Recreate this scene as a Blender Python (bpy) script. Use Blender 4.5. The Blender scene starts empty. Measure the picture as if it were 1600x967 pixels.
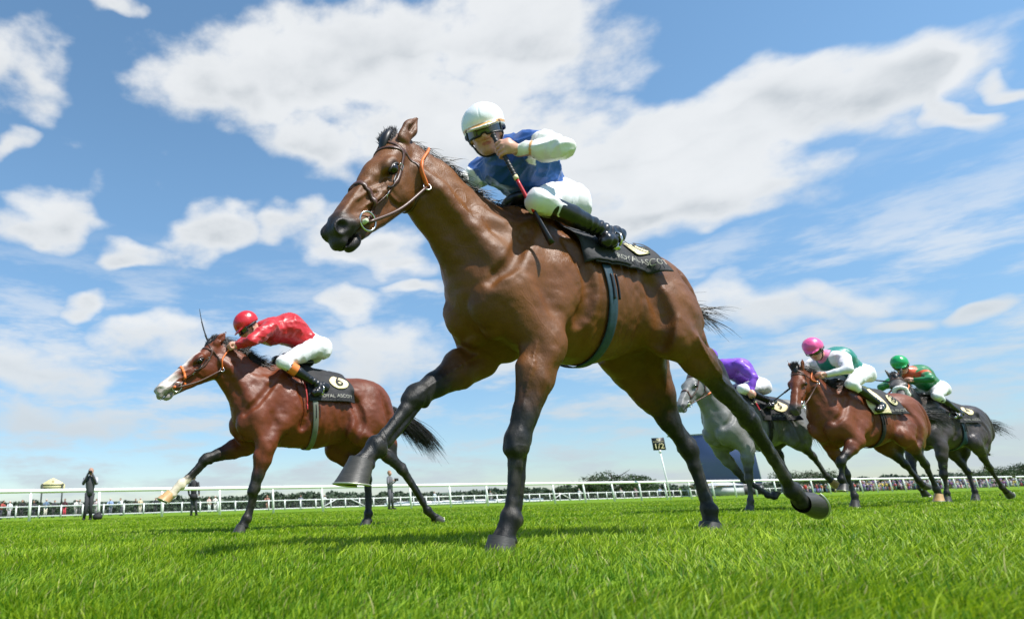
import bpy, math, random
import numpy as np
from mathutils import Vector, Matrix
R = math.radians
rng = np.random.RandomState(7)
random.seed(7)
sc = bpy.context.scene
C = sc.collection

# ------------------------------------------------------------------ camera
CAM_H = .19
cam = bpy.data.cameras.new('camera'); cam_o = bpy.data.objects.new('camera', cam); C.objects.link(cam_o)
cam.lens = 22.5; cam.sensor_width = 36; cam.shift_x = .2; cam.shift_y = 0
cam.clip_start = .05; cam.clip_end = 6000
PITCH = math.atan((808-.031*480-483.5)*math.cos(math.atan(.031))/1000); ROLL = -math.atan(.031)
F_ = Vector((0, math.cos(PITCH), math.sin(PITCH))); X_ = Vector((1, 0, 0)); Y_ = Vector((0, -math.sin(PITCH), math.cos(PITCH)))
CX = X_*math.cos(ROLL)+Y_*math.sin(ROLL); CY = Y_*math.cos(ROLL)-X_*math.sin(ROLL)
cam_o.matrix_world = Matrix(((CX.x, CY.x, -F_.x, 0), (CX.y, CY.y, -F_.y, 0), (CX.z, CY.z, -F_.z, CAM_H), (0, 0, 0, 1)))
cam.dof.use_dof = True; cam.dof.focus_distance = 3.1; cam.dof.aperture_fstop = 4.2
sc.camera = cam_o
sc.view_settings.view_transform = 'Standard'; sc.view_settings.look = 'None'; sc.view_settings.gamma = 1
sc.view_settings.use_curve_mapping = False
sc.view_settings.exposure = 0.52

# ------------------------------------------------------------------ sky, clouds, sun
SUN_EL, SUN_AZ = 57, 130        # azimuth measured clockwise from +Y: behind the camera, a little to the right
world = bpy.data.worlds.new('World'); sc.world = world; world.use_nodes = True
def build_world():
    nt = world.node_tree; N = nt.nodes; L = nt.links; N.clear()
    def nd(t, **k):
        n = N.new(t)
        for a, b in k.items(): setattr(n, a, b)
        return n
    def m(op, a, b=None, c=None, clamp=False):
        n = nd('ShaderNodeMath', operation=op, use_clamp=clamp)
        for i, v in enumerate((a, b, c)):
            if v is None: continue
            if isinstance(v, (int, float)): n.inputs[i].default_value = v
            else: L.new(v, n.inputs[i])
        return n.outputs[0]
    out = nd('ShaderNodeOutputWorld')
    sky = nd('ShaderNodeTexSky', sky_type='NISHITA'); sky.sun_disc = False
    sky.sun_elevation = R(SUN_EL); sky.sun_rotation = R(SUN_AZ); sky.air_density = 1.0; sky.dust_density = .25; sky.ozone_density = 1.6
    bg = nd('ShaderNodeBackground'); bg.inputs[1].default_value = SKY_STR
    hsv = nd('ShaderNodeHueSaturation'); hsv.inputs['Hue'].default_value = .490; hsv.inputs['Saturation'].default_value = 1.08; hsv.inputs['Value'].default_value = 1.06
    L.new(sky.outputs[0], hsv.inputs['Color'])
    tc = nd('ShaderNodeTexCoord'); nrm = nd('ShaderNodeVectorMath', operation='NORMALIZE'); L.new(tc.outputs['Generated'], nrm.inputs[0])
    sep = nd('ShaderNodeSeparateXYZ'); L.new(nrm.outputs[0], sep.inputs[0])
    x, y, z = sep.outputs
    az = m('MULTIPLY', m('ARCTAN2', x, y), 57.2958)
    el = m('MULTIPLY', m('ARCSINE', z), 57.2958)
    hz_ = nd('ShaderNodeMapRange', interpolation_type='SMOOTHSTEP'); hz_.inputs[1].default_value = -2; hz_.inputs[2].default_value = 30; L.new(el, hz_.inputs[0]); tint = nd('ShaderNodeMix', data_type='RGBA'); tint.inputs[6].default_value = (.50, .575, .67, 1); tint.inputs[7].default_value = (1, 1, 1, 1); L.new(hz_.outputs[0], tint.inputs[0])
    sc_ = nd('ShaderNodeVectorMath', operation='MULTIPLY'); L.new(hsv.outputs[0], sc_.inputs[0]); L.new(tint.outputs[2], sc_.inputs[1]); L.new(sc_.outputs[0], bg.inputs[0])
    # domain warp
    cmb = nd('ShaderNodeCombineXYZ'); L.new(m('MULTIPLY', az, .1), cmb.inputs[0]); L.new(m('MULTIPLY', el, .17), cmb.inputs[1])
    def noise(scale, detail, rough, off=0, vec=None):
        n = nd('ShaderNodeTexNoise'); n.inputs['Scale'].default_value = scale; n.inputs['Detail'].default_value = detail; n.inputs['Roughness'].default_value = rough
        mp = nd('ShaderNodeMapping'); mp.inputs['Location'].default_value = (off, off*.7, off*.3)
        L.new(vec or cmb.outputs[0], mp.inputs[0]); L.new(mp.outputs[0], n.inputs['Vector'])
        return n.outputs['Fac']
    w1 = m('MULTIPLY', m('SUBTRACT', noise(1.3, 2, .5, 5), .5), 9.0); w2 = m('MULTIPLY', m('SUBTRACT', noise(1.5, 2, .5, 17), .5), 6.0)
    azw = m('ADD', az, w1); elw = m('ADD', el, w2)
    def density(elx):
        tot = None
        for (a0, e0, ra, re, wt, sl) in CLOUDS:
            da = m('SUBTRACT', azw, a0)
            de = m('SUBTRACT', m('SUBTRACT', elx, e0), m('MULTIPLY', da, sl))
            q = m('ADD', m('POWER', m('MULTIPLY', da, 1/ra), 2), m('POWER', m('MULTIPLY', de, 1/re), 2))
            b = m('MULTIPLY', m('SUBTRACT', 1.0, q), wt)
            tot = b if tot is None else m('MAXIMUM', tot, b)
        return m('MAXIMUM', tot, -.9)
    d = density(elw); dlow = density(m('SUBTRACT', elw, 2.4)); under = nd('ShaderNodeMapRange', interpolation_type='SMOOTHSTEP'); under.inputs[1].default_value = .05; under.inputs[2].default_value = 1.1; L.new(m('SUBTRACT', d, dlow), under.inputs[0])
    fb = noise(2.1, 8, .54, 3)
    gen = m('SUBTRACT', noise(.55, 7, .6, 31), .60)     # thin general cover
    body = m('ADD', m('MULTIPLY', d, .75), m('MULTIPLY', m('SUBTRACT', fb, .5), 1.9))
    mask = nd('ShaderNodeMapRange', interpolation_type='SMOOTHSTEP'); mask.inputs[1].default_value = -.38; mask.inputs[2].default_value = .50; L.new(body, mask.inputs[0])
    # streaky thin cover near the horizon
    cmb2 = nd('ShaderNodeCombineXYZ'); L.new(m('MULTIPLY', az, .065), cmb2.inputs[0]); L.new(m('MULTIPLY', el, .26), cmb2.inputs[1])
    st = noise(1.8, 7, .6, 9, cmb2.outputs[0])
    low = nd('ShaderNodeMapRange'); low.inputs[1].default_value = 24; low.inputs[2].default_value = 12; L.new(el, low.inputs[0])
    sm = nd('ShaderNodeMapRange', interpolation_type='SMOOTHSTEP'); sm.inputs[1].default_value = .42; sm.inputs[2].default_value = .66; L.new(st, sm.inputs[0])
    lowc = m('MULTIPLY', m('MULTIPLY', sm.outputs[0], low.outputs[0]), .85)
    gm = nd('ShaderNodeMapRange'); gm.inputs[1].default_value = 0; gm.inputs[2].default_value = .25; gm.inputs[4].default_value = .2; L.new(gen, gm.inputs[0])
    mm = m('MAXIMUM', m('MAXIMUM', m('MULTIPLY', mask.outputs[0], .93), lowc), gm.outputs[0])
    # cloud tone: thick middles and undersides a touch greyer
    thick = nd('ShaderNodeMapRange', interpolation_type='SMOOTHSTEP'); thick.inputs[1].default_value = .3; thick.inputs[2].default_value = 1.3; L.new(body, thick.inputs[0])
    tn = noise(1.5, 5, .55, 41)
    tone = m('MULTIPLY', m('ADD', thick.outputs[0], .25), m('ADD', m('MULTIPLY', m('SUBTRACT', tn, .34), .9), m('MULTIPLY', under.outputs[0], .55)), clamp=True)
    cr = nd('ShaderNodeMix', data_type='RGBA'); cr.inputs[6].default_value = (.62, .632, .640, 1); cr.inputs[7].default_value = (.36, .39, .415, 1); L.new(tone, cr.inputs[0])
    lc = nd('ShaderNodeMix', data_type='RGBA'); lc.inputs[7].default_value = (.40, .455, .50, 1); L.new(cr.outputs[2], lc.inputs[6])
    lw = nd('ShaderNodeMapRange'); lw.inputs[1].default_value = 16; lw.inputs[2].default_value = 3; L.new(el, lw.inputs[0]); L.new(lw.outputs[0], lc.inputs[0])
    cb = nd('ShaderNodeBackground'); cb.inputs[1].default_value = 1.0; L.new(lc.outputs[2], cb.inputs[0])
    mix = nd('ShaderNodeMixShader'); L.new(mm, mix.inputs[0]); L.new(bg.outputs[0], mix.inputs[1]); L.new(cb.outputs[0], mix.inputs[2])
    L.new(mix.outputs[0], out.inputs[0])
SKY_STR = .132
# azimuth, elevation, half width, half height (degrees), weight, slope
CLOUDS = [(6.3, 38.4, 19.6, 4.7, 1.3, 0.02), (-6.0, 36.2, 9.2, 3.6, 1.0, -0.05), (14.7, 31.8, 14.3, 4.6, 1.1, -0.22), (21.8, 37.6, 11.1, 5.1, 1.2, -0.21), (-0.1, 32.2, 5.8, 3.2, 0.8, -0.27), (39.1, 26.7, 13.7, 3.4, 1.2, -0.14), (46.7, 25.9, 4.9, 2.3, 1.1, -0.26), (31.5, 25.7, 10.4, 4.5, 1.2, -0.16), (32.8, 22.3, 9.2, 2.4, 1.0, -0.09), (49.4, 23.7, 1.6, 1.7, 0.8, -1.41), (-27.6, 35.5, 3.3, 2.8, 0.7, 0.05), (-28.0, 30.1, 1.4, 1.2, 0.7, 0.2), (-20.6, 41.0, 2.5, 0.9, 0.6, 0.16), (-23.0, 24.7, 4.0, 2.6, 0.9, 0.33), (-25.0, 23.2, 3.1, 1.5, 0.7, 0.14), (-9.0, 24.2, 4.9, 2.1, 0.9, 0.12), (-1.6, 24.6, 4.4, 1.7, 0.8, 0.07), (-15.5, 21.7, 3.4, 1.2, 0.6, 0.06), (6.0, 22.5, 6.0, 2.5, 0.9, -0.16), (-20.9, 17.5, 2.5, 1.3, 0.8, 0.08), (3.6, 17.4, 4.5, 1.6, 0.8, -0.05), (-13.5, 14.5, 6.2, 1.9, 0.7, 0.03), (-23.4, 12.0, 5.4, 2.1, 0.6, 0.05), (4.5, 12.6, 6.9, 2.8, 0.5, -0.05), (36.1, 13.2, 5.8, 1.5, 0.7, -0.2), (43.5, 10.7, 2.2, 0.7, 0.6, -0.22), (47.7, 10.2, 1.9, 0.7, 0.7, -0.09), (41.7, 13.1, 2.7, 0.9, 0.5, -0.24), (-21.0, 7.9, 7.0, 1.6, 0.5, 0.02), (52.5, 23.0, 0.7, 1.4, 0.6, -0.52), (10.2, 18.3, 2.9, 0.7, 0.5, -0.08)]
build_world()
sun = bpy.data.lights.new('sun', 'SUN'); sun.energy = 5.0; sun.angle = R(.5); sun.color = (1, .965, .91)
sun_o = bpy.data.objects.new('sun', sun); C.objects.link(sun_o)
sd = Vector((math.sin(R(SUN_AZ))*math.cos(R(SUN_EL)), math.cos(R(SUN_AZ))*math.cos(R(SUN_EL)), math.sin(R(SUN_EL))))
sun_o.rotation_euler = sd.to_track_quat('Z', 'Y').to_euler(); sun_o.location = sd*50

# ------------------------------------------------------------------ object helpers
def tag(o, label=None, cat=None, group=None, kind=None):
    if label: o['label'] = label
    if cat: o['category'] = cat
    if group: o['group'] = group
    if kind: o['kind'] = kind
    return o
def thing(name, label, cat, loc=(0, 0, 0), rz=0, group=None):
    o = bpy.data.objects.new(name, None); C.objects.link(o); o.location = loc; o.rotation_euler = (0, 0, rz); o.empty_display_size = .2
    return tag(o, label, cat, group)
def mesh(name, V, Fq, mat=None, parent=None, smooth=True, attrs=None, mats=None, midx=None, base=None):
    """V (n,3); Fq = array (m,3|4), or a list of such arrays"""
    V = np.asarray(V, dtype=np.float64)
    if base is not None: V = V-np.asarray(base)
    if not isinstance(Fq, (list, tuple)) or np.ndim(Fq[0]) == 1: Fq = [Fq]
    Fq = [np.asarray(f, dtype=np.int32) for f in Fq if len(f)]
    me = bpy.data.meshes.new(name)
    nl = sum(f.size for f in Fq); nf = sum(len(f) for f in Fq)
    me.vertices.add(len(V)); me.vertices.foreach_set('co', V.astype(np.float32).ravel())
    me.loops.add(nl); me.polygons.add(nf)
    me.loops.foreach_set('vertex_index', np.concatenate([f.ravel() for f in Fq]))
    tot = np.concatenate([np.full(len(f), f.shape[1], np.int32) for f in Fq])
    st = np.concatenate([[0], np.cumsum(tot)[:-1]]).astype(np.int32)
    me.polygons.foreach_set('loop_start', st); me.polygons.foreach_set('loop_total', tot)
    if midx is not None: me.polygons.foreach_set('material_index', np.asarray(midx, dtype=np.int32))
    me.update(calc_edges=True)
    if smooth: me.polygons.foreach_set('use_smooth', np.ones(len(me.polygons), bool))
    if attrs:
        for k, a in attrs.items():
            a = np.asarray(a, dtype=np.float32)
            if a.ndim == 1:
                at = me.attributes.new(k, 'FLOAT', 'POINT'); at.data.foreach_set('value', a)
            else:
                if a.shape[1] == 3: a = np.hstack([a, np.ones((len(a), 1), np.float32)])
                at = me.attributes.new(k, 'FLOAT_COLOR', 'POINT'); at.data.foreach_set('color', a.ravel())
    for q in (mats or [mat]):
        if q: me.materials.append(q)
    o = bpy.data.objects.new(name, me); C.objects.link(o)
    if parent: o.parent = parent
    return o
class Geo:
    """collects simple solids into one mesh"""
    def __init__(s): s.V = []; s.F4 = []; s.F3 = []; s.n = 0; s.col = []
    def add(s, V, F, col=None):
        V = np.asarray(V, float); s.V.append(V); F = np.asarray(F, dtype=np.int64)
        if len(F): (s.F4 if F.shape[1] == 4 else s.F3).append(F+s.n)
        s.col.append(np.tile(np.asarray(col if col is not None else (1, 1, 1), float), (len(V), 1))); s.n += len(V)
    def box(s, c, size, rz=0, col=None, tilt=None):
        h = np.array(size)/2; P = np.array([[x, y, z] for x in (-1, 1) for y in (-1, 1) for z in (-1, 1)])*h
        ca, sa = math.cos(rz), math.sin(rz); P = np.stack([P[:, 0]*ca-P[:, 1]*sa, P[:, 0]*sa+P[:, 1]*ca, P[:, 2]], 1)+np.array(c)
        s.add(P, [[0, 1, 3, 2], [4, 6, 7, 5], [0, 4, 5, 1], [2, 3, 7, 6], [0, 2, 6, 4], [1, 5, 7, 3]], col)
    def tube(s, pts, rad, n=8, col=None, cap=True, flat=1.0, up=None):
        V, F = tube(pts, rad, n, flat, up)
        s.add(V, F, col)
        if cap:
            k = s.n-len(V); m = len(V)
            for ring, rev in ((0, True), (len(pts)-1, False)):
                cen = V[ring*n:(ring+1)*n].mean(0); idx = np.arange(n)+ring*n+k
                s.V.append(cen[None]); s.col.append(s.col[-1][:1]); ci = s.n; s.n += 1
                nx = np.roll(idx, -1); s.F3.append(np.stack([nx, idx, np.full(n, ci)] if rev else [idx, nx, np.full(n, ci)], 1))
    def build(s, name, mat, parent=None, smooth=True, usecol=False, base=None):
        F = ([np.concatenate(s.F4)] if s.F4 else [])+([np.concatenate(s.F3)] if s.F3 else [])
        return mesh(name, np.concatenate(s.V), F, mat, parent, smooth, {'col': np.concatenate(s.col)} if usecol else None, base=base)
def tube(pts, rad, n=8, flat=1.0, up=None):
    P = np.asarray(pts, float); m = len(P); rad = np.broadcast_to(np.asarray(rad, float), (m,))
    T = np.gradient(P, axis=0); T /= np.linalg.norm(T, axis=1)[:, None]+1e-9
    u = np.array(up if up is not None else ((0, 0, 1) if abs(T[0, 2]) < .9 else (1, 0, 0)), float)
    V = []
    for i in range(m):
        a = u-T[i]*(u@T[i]); na = np.linalg.norm(a)
        if na < 1e-4: a = np.cross(T[i], (0.3, .5, .8)); na = np.linalg.norm(a)
        a /= na; b = np.cross(T[i], a)
        if up is None: u = a
        th = np.arange(n)*2*np.pi/n
        V.append(P[i]+rad[i]*(np.cos(th)[:, None]*a*flat+np.sin(th)[:, None]*b))
    V = np.concatenate(V); i = np.arange(m-1)[:, None]*n; j = np.arange(n)[None]; k = (j+1) % n
    F = np.stack([i+j, i+k, i+n+k, i+n+j], -1).reshape(-1, 4)
    return V, F
def spline(pts, n):
    P = np.asarray(pts, float); m = len(P); Q = np.vstack([2*P[0]-P[1], P, 2*P[-1]-P[-2]])
    t = np.linspace(0, m-1-1e-9, n); i = t.astype(int); f = (t-i)[:, None]
    a, b, c, d = Q[i], Q[i+1], Q[i+2], Q[i+3]
    return .5*((2*b)+(c-a)*f+(2*a-5*b+4*c-d)*f**2+(3*b-a-3*c+d)*f**3)
def vnoise(P, s=1., seed=0):
    P = np.asarray(P, float)*s+seed*17.3; I = np.floor(P).astype(np.int64); f = P-I; f = f*f*(3-2*f)
    def h(i, j, k):
        n = (i*374761393+j*668265263+k*2147483647+seed*974711) & 0x7fffffff; n = ((n ^ (n >> 13))*1274126177) & 0x7fffffff
        return ((n ^ (n >> 16)) & 0xffff)/65535.
    r = 0
    for a in (0, 1):
        for b in (0, 1):
            for c in (0, 1):
                w = (f[..., 0] if a else 1-f[..., 0])*(f[..., 1] if b else 1-f[..., 1])*(f[..., 2] if c else 1-f[..., 2])
                r = r+w*h(I[..., 0]+a, I[..., 1]+b, I[..., 2]+c)
    return r*2-1

# ------------------------------------------------------------------ implicit surfaces (smooth union of muscles, meshed by surface nets)
def smin(a, b, k):
    if k <= 0: return np.minimum(a, b)
    h = np.maximum(k-np.abs(a-b), 0)/k
    return np.minimum(a, b)-h*h*k*.25
class SDF:
    def __init__(s): s.p = []; s.c = None
    def cap(s, a, b, ra, rb=None, k=.03, sq=1., ax=(0, 1, 0), sub=False):
        a = np.array(a, float); b = np.array(b, float); rb = ra if rb is None else rb
        ax = np.array(ax, float); ax /= np.linalg.norm(ax)
        r = max(ra, rb)*max(1, sq)
        s.p.append(('c', (a, b, ra, rb, sq, ax), k, sub, np.minimum(a, b)-r, np.maximum(a, b)+r)); return s
    def chain(s, pts, rs, k=.03, sq=1., ax=(0, 1, 0)):
        sqs = np.broadcast_to(sq, (len(pts),))
        for i in range(len(pts)-1): s.cap(pts[i], pts[i+1], rs[i], rs[i+1], k, (sqs[i]+sqs[i+1])/2, ax)
        return s
    def ell(s, c, r, k=.03, M=None, sub=False):
        c = np.array(c, float); r = np.array(r, float); M = np.eye(3) if M is None else np.array(M, float)   # rows = axes
        e = np.sqrt(((M*r[:, None])**2).sum(0))
        s.p.append(('e', (c, r, M), k, sub, c-e, c+e)); return s
    @staticmethod
    def d(kind, q, X, Y, Z):
        if kind == 'c':
            a, b, ra, rb, sq, ax = q; ba = b-a; L2 = float(max(ba@ba, 1e-9)); a, b, ax, ba = a.tolist(), b.tolist(), ax.tolist(), ba.tolist(); ra, rb, sq = float(ra), float(rb), float(sq)
            px, py, pz = X-a[0], Y-a[1], Z-a[2]
            h = np.clip((px*ba[0]+py*ba[1]+pz*ba[2])/L2, 0, 1)
            dx, dy, dz = px-h*ba[0], py-h*ba[1], pz-h*ba[2]
            if sq != 1:
                t = (dx*ax[0]+dy*ax[1]+dz*ax[2])*(1/sq-1); dx, dy, dz = dx+t*ax[0], dy+t*ax[1], dz+t*ax[2]
            return (np.sqrt(dx*dx+dy*dy+dz*dz)-(ra+(rb-ra)*h))*min(1, .5+.5*sq)
        c, r, M = q; c, r = c.tolist(), r.tolist(); M = {(i, j): float(M[i, j]) for i in range(3) for j in range(3)}; px, py, pz = X-c[0], Y-c[1], Z-c[2]
        u = (px*M[0, 0]+py*M[0, 1]+pz*M[0, 2])/r[0]; v = (px*M[1, 0]+py*M[1, 1]+pz*M[1, 2])/r[1]; w = (px*M[2, 0]+py*M[2, 1]+pz*M[2, 2])/r[2]
        k0 = np.sqrt(u*u+v*v+w*w); k1 = np.sqrt((u/r[0])**2+(v/r[1])**2+(w/r[2])**2)+1e-6
        return k0*(k0-1)/k1
    def ev(s, P):
        P = np.asarray(P, float)
        if s.c is not None:          # sampled field
            Fv, lo, vox = s.c; g = (P-lo)/vox; g = np.clip(g, 0, np.array(Fv.shape)-1.001); i = g.astype(int); f = g-i; r = 0
            for a in (0, 1):
                for b in (0, 1):
                    for e in (0, 1):
                        w = (f[..., 0] if a else 1-f[..., 0])*(f[..., 1] if b else 1-f[..., 1])*(f[..., 2] if e else 1-f[..., 2])
                        r = r+w*Fv[i[..., 0]+a, i[..., 1]+b, i[..., 2]+e]
            return np.minimum(r, .05)
        Fv = np.full(P.shape[:-1], 1e3)
        for kind, q, k, sub, lo, hi in s.p:
            dd = s.d(kind, q, P[..., 0], P[..., 1], P[..., 2])
            Fv = -smin(-Fv, dd, k) if sub else smin(Fv, dd, k)
        return Fv
    def grad(s, P, e=.004):
        g = np.stack([s.ev(P+np.eye(3)[i]*e)-s.ev(P-np.eye(3)[i]*e) for i in range(3)], -1)
        return g/(np.linalg.norm(g, axis=-1, keepdims=True)+1e-9)
    def snap(s, P, off=0., it=5):
        P = np.array(P, float)
        for _ in range(it): P = P-(s.ev(P)-off)[..., None]*s.grad(P)
        return P
    def march(s, O, D, R0, off=0., it=40):
        t = np.full(O.shape[:-1], float(R0))
        for _ in range(it): t = np.maximum(t-(s.ev(O+D*t[..., None])-off)*.85, 0)
        return O+D*t[..., None]
    def grid(s, vox, smooth=1, keep=False):
        Fv, lo = s.field(vox)
        if keep: s.c = (Fv, lo, vox)
        return nets(Fv, lo, vox, smooth)
    def field(s, vox):
        lo = np.min([p[4] for p in s.p if not p[3]], 0)-3*vox; hi = np.max([p[5] for p in s.p if not p[3]], 0)+3*vox
        n = np.ceil((hi-lo)/vox).astype(int)+1
        Fv = np.full(n, .25, np.float32)
        ax = [(lo[i]+vox*np.arange(n[i])).astype(np.float32) for i in range(3)]
        for kind, q, k, sub, a, b in s.p:
            mg = k+2.5*vox
            i0 = np.clip(np.floor((a-mg-lo)/vox).astype(int), 0, n-1); i1 = np.clip(np.ceil((b+mg-lo)/vox).astype(int)+1, 1, n)
            if np.any(i1 <= i0): continue
            sl = tuple(slice(i0[j], i1[j]) for j in range(3))
            X = ax[0][sl[0]][:, None, None]; Y = ax[1][sl[1]][None, :, None]; Z = ax[2][sl[2]][None, None, :]
            dd = s.d(kind, q, X, Y, Z).astype(np.float32)
            Fv[sl] = -smin(-Fv[sl], dd, k) if sub else smin(Fv[sl], dd, k)
        return Fv, lo
def nets(Fv, lo, vox, smooth=1):
    I = (Fv < 0); c = np.zeros(tuple(d-1 for d in Fv.shape), np.int8)
    for a in (0, 1):
        for b in (0, 1):
            for d in (0, 1): c += I[a:Fv.shape[0]-1+a, b:Fv.shape[1]-1+b, d:Fv.shape[2]-1+d]
    act = np.argwhere((c > 0) & (c < 8)); del c
    idx = np.full(tuple(d-1 for d in Fv.shape), -1, np.int32); idx[tuple(act.T)] = np.arange(len(act))
    S = np.zeros((len(act), 3)); W = np.zeros(len(act))
    cor = [(a, b, d) for a in (0, 1) for b in (0, 1) for d in (0, 1)]
    val = {q: Fv[act[:, 0]+q[0], act[:, 1]+q[1], act[:, 2]+q[2]] for q in cor}
    for q in cor:
        for axn in range(3):
            if q[axn]: continue
            q2 = list(q); q2[axn] = 1; q2 = tuple(q2); f0, f1 = val[q], val[q2]; cr = (f0 < 0) != (f1 < 0)
            t = np.where(cr, f0/np.where(cr, f0-f1, 1), 0); P = np.tile(np.array(q, float), (len(act), 1)); P[:, axn] = t
            S += P*cr[:, None]; W += cr
    V = lo+vox*(act+S/W[:, None]); quads = []
    for axn in range(3):
        s0 = [slice(1, -1)]*3; s1 = [slice(1, -1)]*3; s0[axn] = slice(0, -1); s1[axn] = slice(1, None)
        A, B = I[tuple(s0)], I[tuple(s1)]; e = np.argwhere(A != B)
        if not len(e): continue
        inn = A[tuple(e.T)]; g = e.copy(); o1, o2 = [j for j in range(3) if j != axn]; g[:, o1] += 1; g[:, o2] += 1
        def cell(d1, d2):
            h = g.copy(); h[:, o1] -= d1; h[:, o2] -= d2; return idx[h[:, 0], h[:, 1], h[:, 2]]
        q = np.stack([cell(1, 1), cell(0, 1), cell(0, 0), cell(1, 0)], 1)
        flip = inn if axn != 1 else ~inn
        q[~flip] = q[~flip][:, ::-1]
        quads.append(q)
    Q = np.concatenate(quads)
    for _ in range(smooth):
        acc = np.zeros_like(V); cnt = np.zeros(len(V))
        for a, b in ((0, 1), (1, 2), (2, 3), (3, 0)):
            for u, v in ((a, b), (b, a)):
                for j in range(3): acc[:, j] += np.bincount(Q[:, u], V[Q[:, v], j], len(V))
                cnt += np.bincount(Q[:, u], minlength=len(V))
        V = V*.4+.6*acc/cnt[:, None]
    return V, Q
def fixn(V, Q):
    a, b, c, d = (V[Q[:, i]] for i in range(4)); n = np.cross(c-a, d-b); N = np.zeros_like(V)
    for i in range(4):
        for j in range(3): N[:, j] += np.bincount(Q[:, i], n[:, j], len(V))
    return N/(np.linalg.norm(N, axis=1)[:, None]+1e-12)
def sstep(a, b, x): t = np.clip((x-a)/(b-a), 0, 1); return t*t*(3-2*t)
def seg_t(P, a, b):
    a = np.asarray(a, float); b = np.asarray(b, float); ba = b-a; t = np.clip(((P-a)@ba)/(ba@ba), 0, 1)
    return t, np.linalg.norm(P-a-t[:, None]*ba, axis=1)
def strap(geo, fld, pts, w, th=.003, off=.001, n=24, col=None):
    P = spline(pts, n); P = fld.snap(P, off); G = fld.grad(P); T = np.gradient(P, axis=0); T /= np.linalg.norm(T, axis=1)[:, None]+1e-9
    B = np.cross(T, G); B /= np.linalg.norm(B, axis=1)[:, None]+1e-9
    V = np.stack([P-B*w/2, P-B*w/2+G*th, P+B*w/2+G*th, P+B*w/2], 1).reshape(-1, 3)
    i = np.arange(n-1)[:, None]*4; j = np.arange(4)[None]; k = (j+1) % 4
    geo.add(V, np.stack([i+j, i+4+j, i+4+k, i+k], -1).reshape(-1, 4), col)
def ring(geo, c, nrm, r, tr, col=None, n=18):
    nrm = np.array(nrm, float); nrm /= np.linalg.norm(nrm); a = np.cross(nrm, (0, 0, 1.)); a /= np.linalg.norm(a); b = np.cross(nrm, a)
    th = np.linspace(0, 2*np.pi, n+1); geo.tube(np.array(c)+r*(np.cos(th)[:, None]*a+np.sin(th)[:, None]*b), tr, 6, col, cap=False, up=nrm)
def sheet(nu, nv):
    i = np.arange(nu-1)[:, None]*nv; j = np.arange(nv-1)[None]
    return np.stack([i+j, i+j+1, i+nv+j+1, i+nv+j], -1).reshape(-1, 4)
def hair(roots, dirs, length, r=.0016, seg=7, grav=.3, wig=.03, seed=0, col=None):
    """tapering three-sided strands, one mesh"""
    rg = np.random.RandomState(seed); n = len(roots); P = np.array(roots, float); D = np.array(dirs, float); D /= np.linalg.norm(D, axis=1)[:, None]
    length = np.broadcast_to(length, (n,)); pts = [P.copy()]; ph = rg.rand(n, 3)*6
    for s in range(seg):
        D = D+np.array([0, 0, -grav/seg])+wig*np.sin(ph+s*1.3*np.array([1, 1.3, .7])); D /= np.linalg.norm(D, axis=1)[:, None]
        P = P+D*(length/seg)[:, None]; pts.append(P.copy())
    pts = np.stack(pts, 1)
    A = np.cross(dirs, (0.2, 1, .3)); A /= np.linalg.norm(A, axis=1)[:, None]+1e-9; B = np.cross(dirs, A); B /= np.linalg.norm(B, axis=1)[:, None]+1e-9
    V = []
    for s in range(seg+1):
        rr = r*(1-.85*(s/seg)**1.5)
        for q in range(3):
            an = q*2.094; V.append(pts[:, s]+rr*(math.cos(an)*A+math.sin(an)*B))
    V = np.stack(V, 1).reshape(-1, 3); per = 3*(seg+1); o = (np.arange(n)*per)[:, None, None, None]
    s_ = (np.arange(seg)*3)[None, :, None, None]; q = np.arange(3)[None, None, :, None]; q2 = (q+1) % 3
    F = np.concatenate([o+s_+q, o+s_+q2, o+s_+3+q2, o+s_+3+q], -1).reshape(-1, 4)
    return V, F

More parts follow.
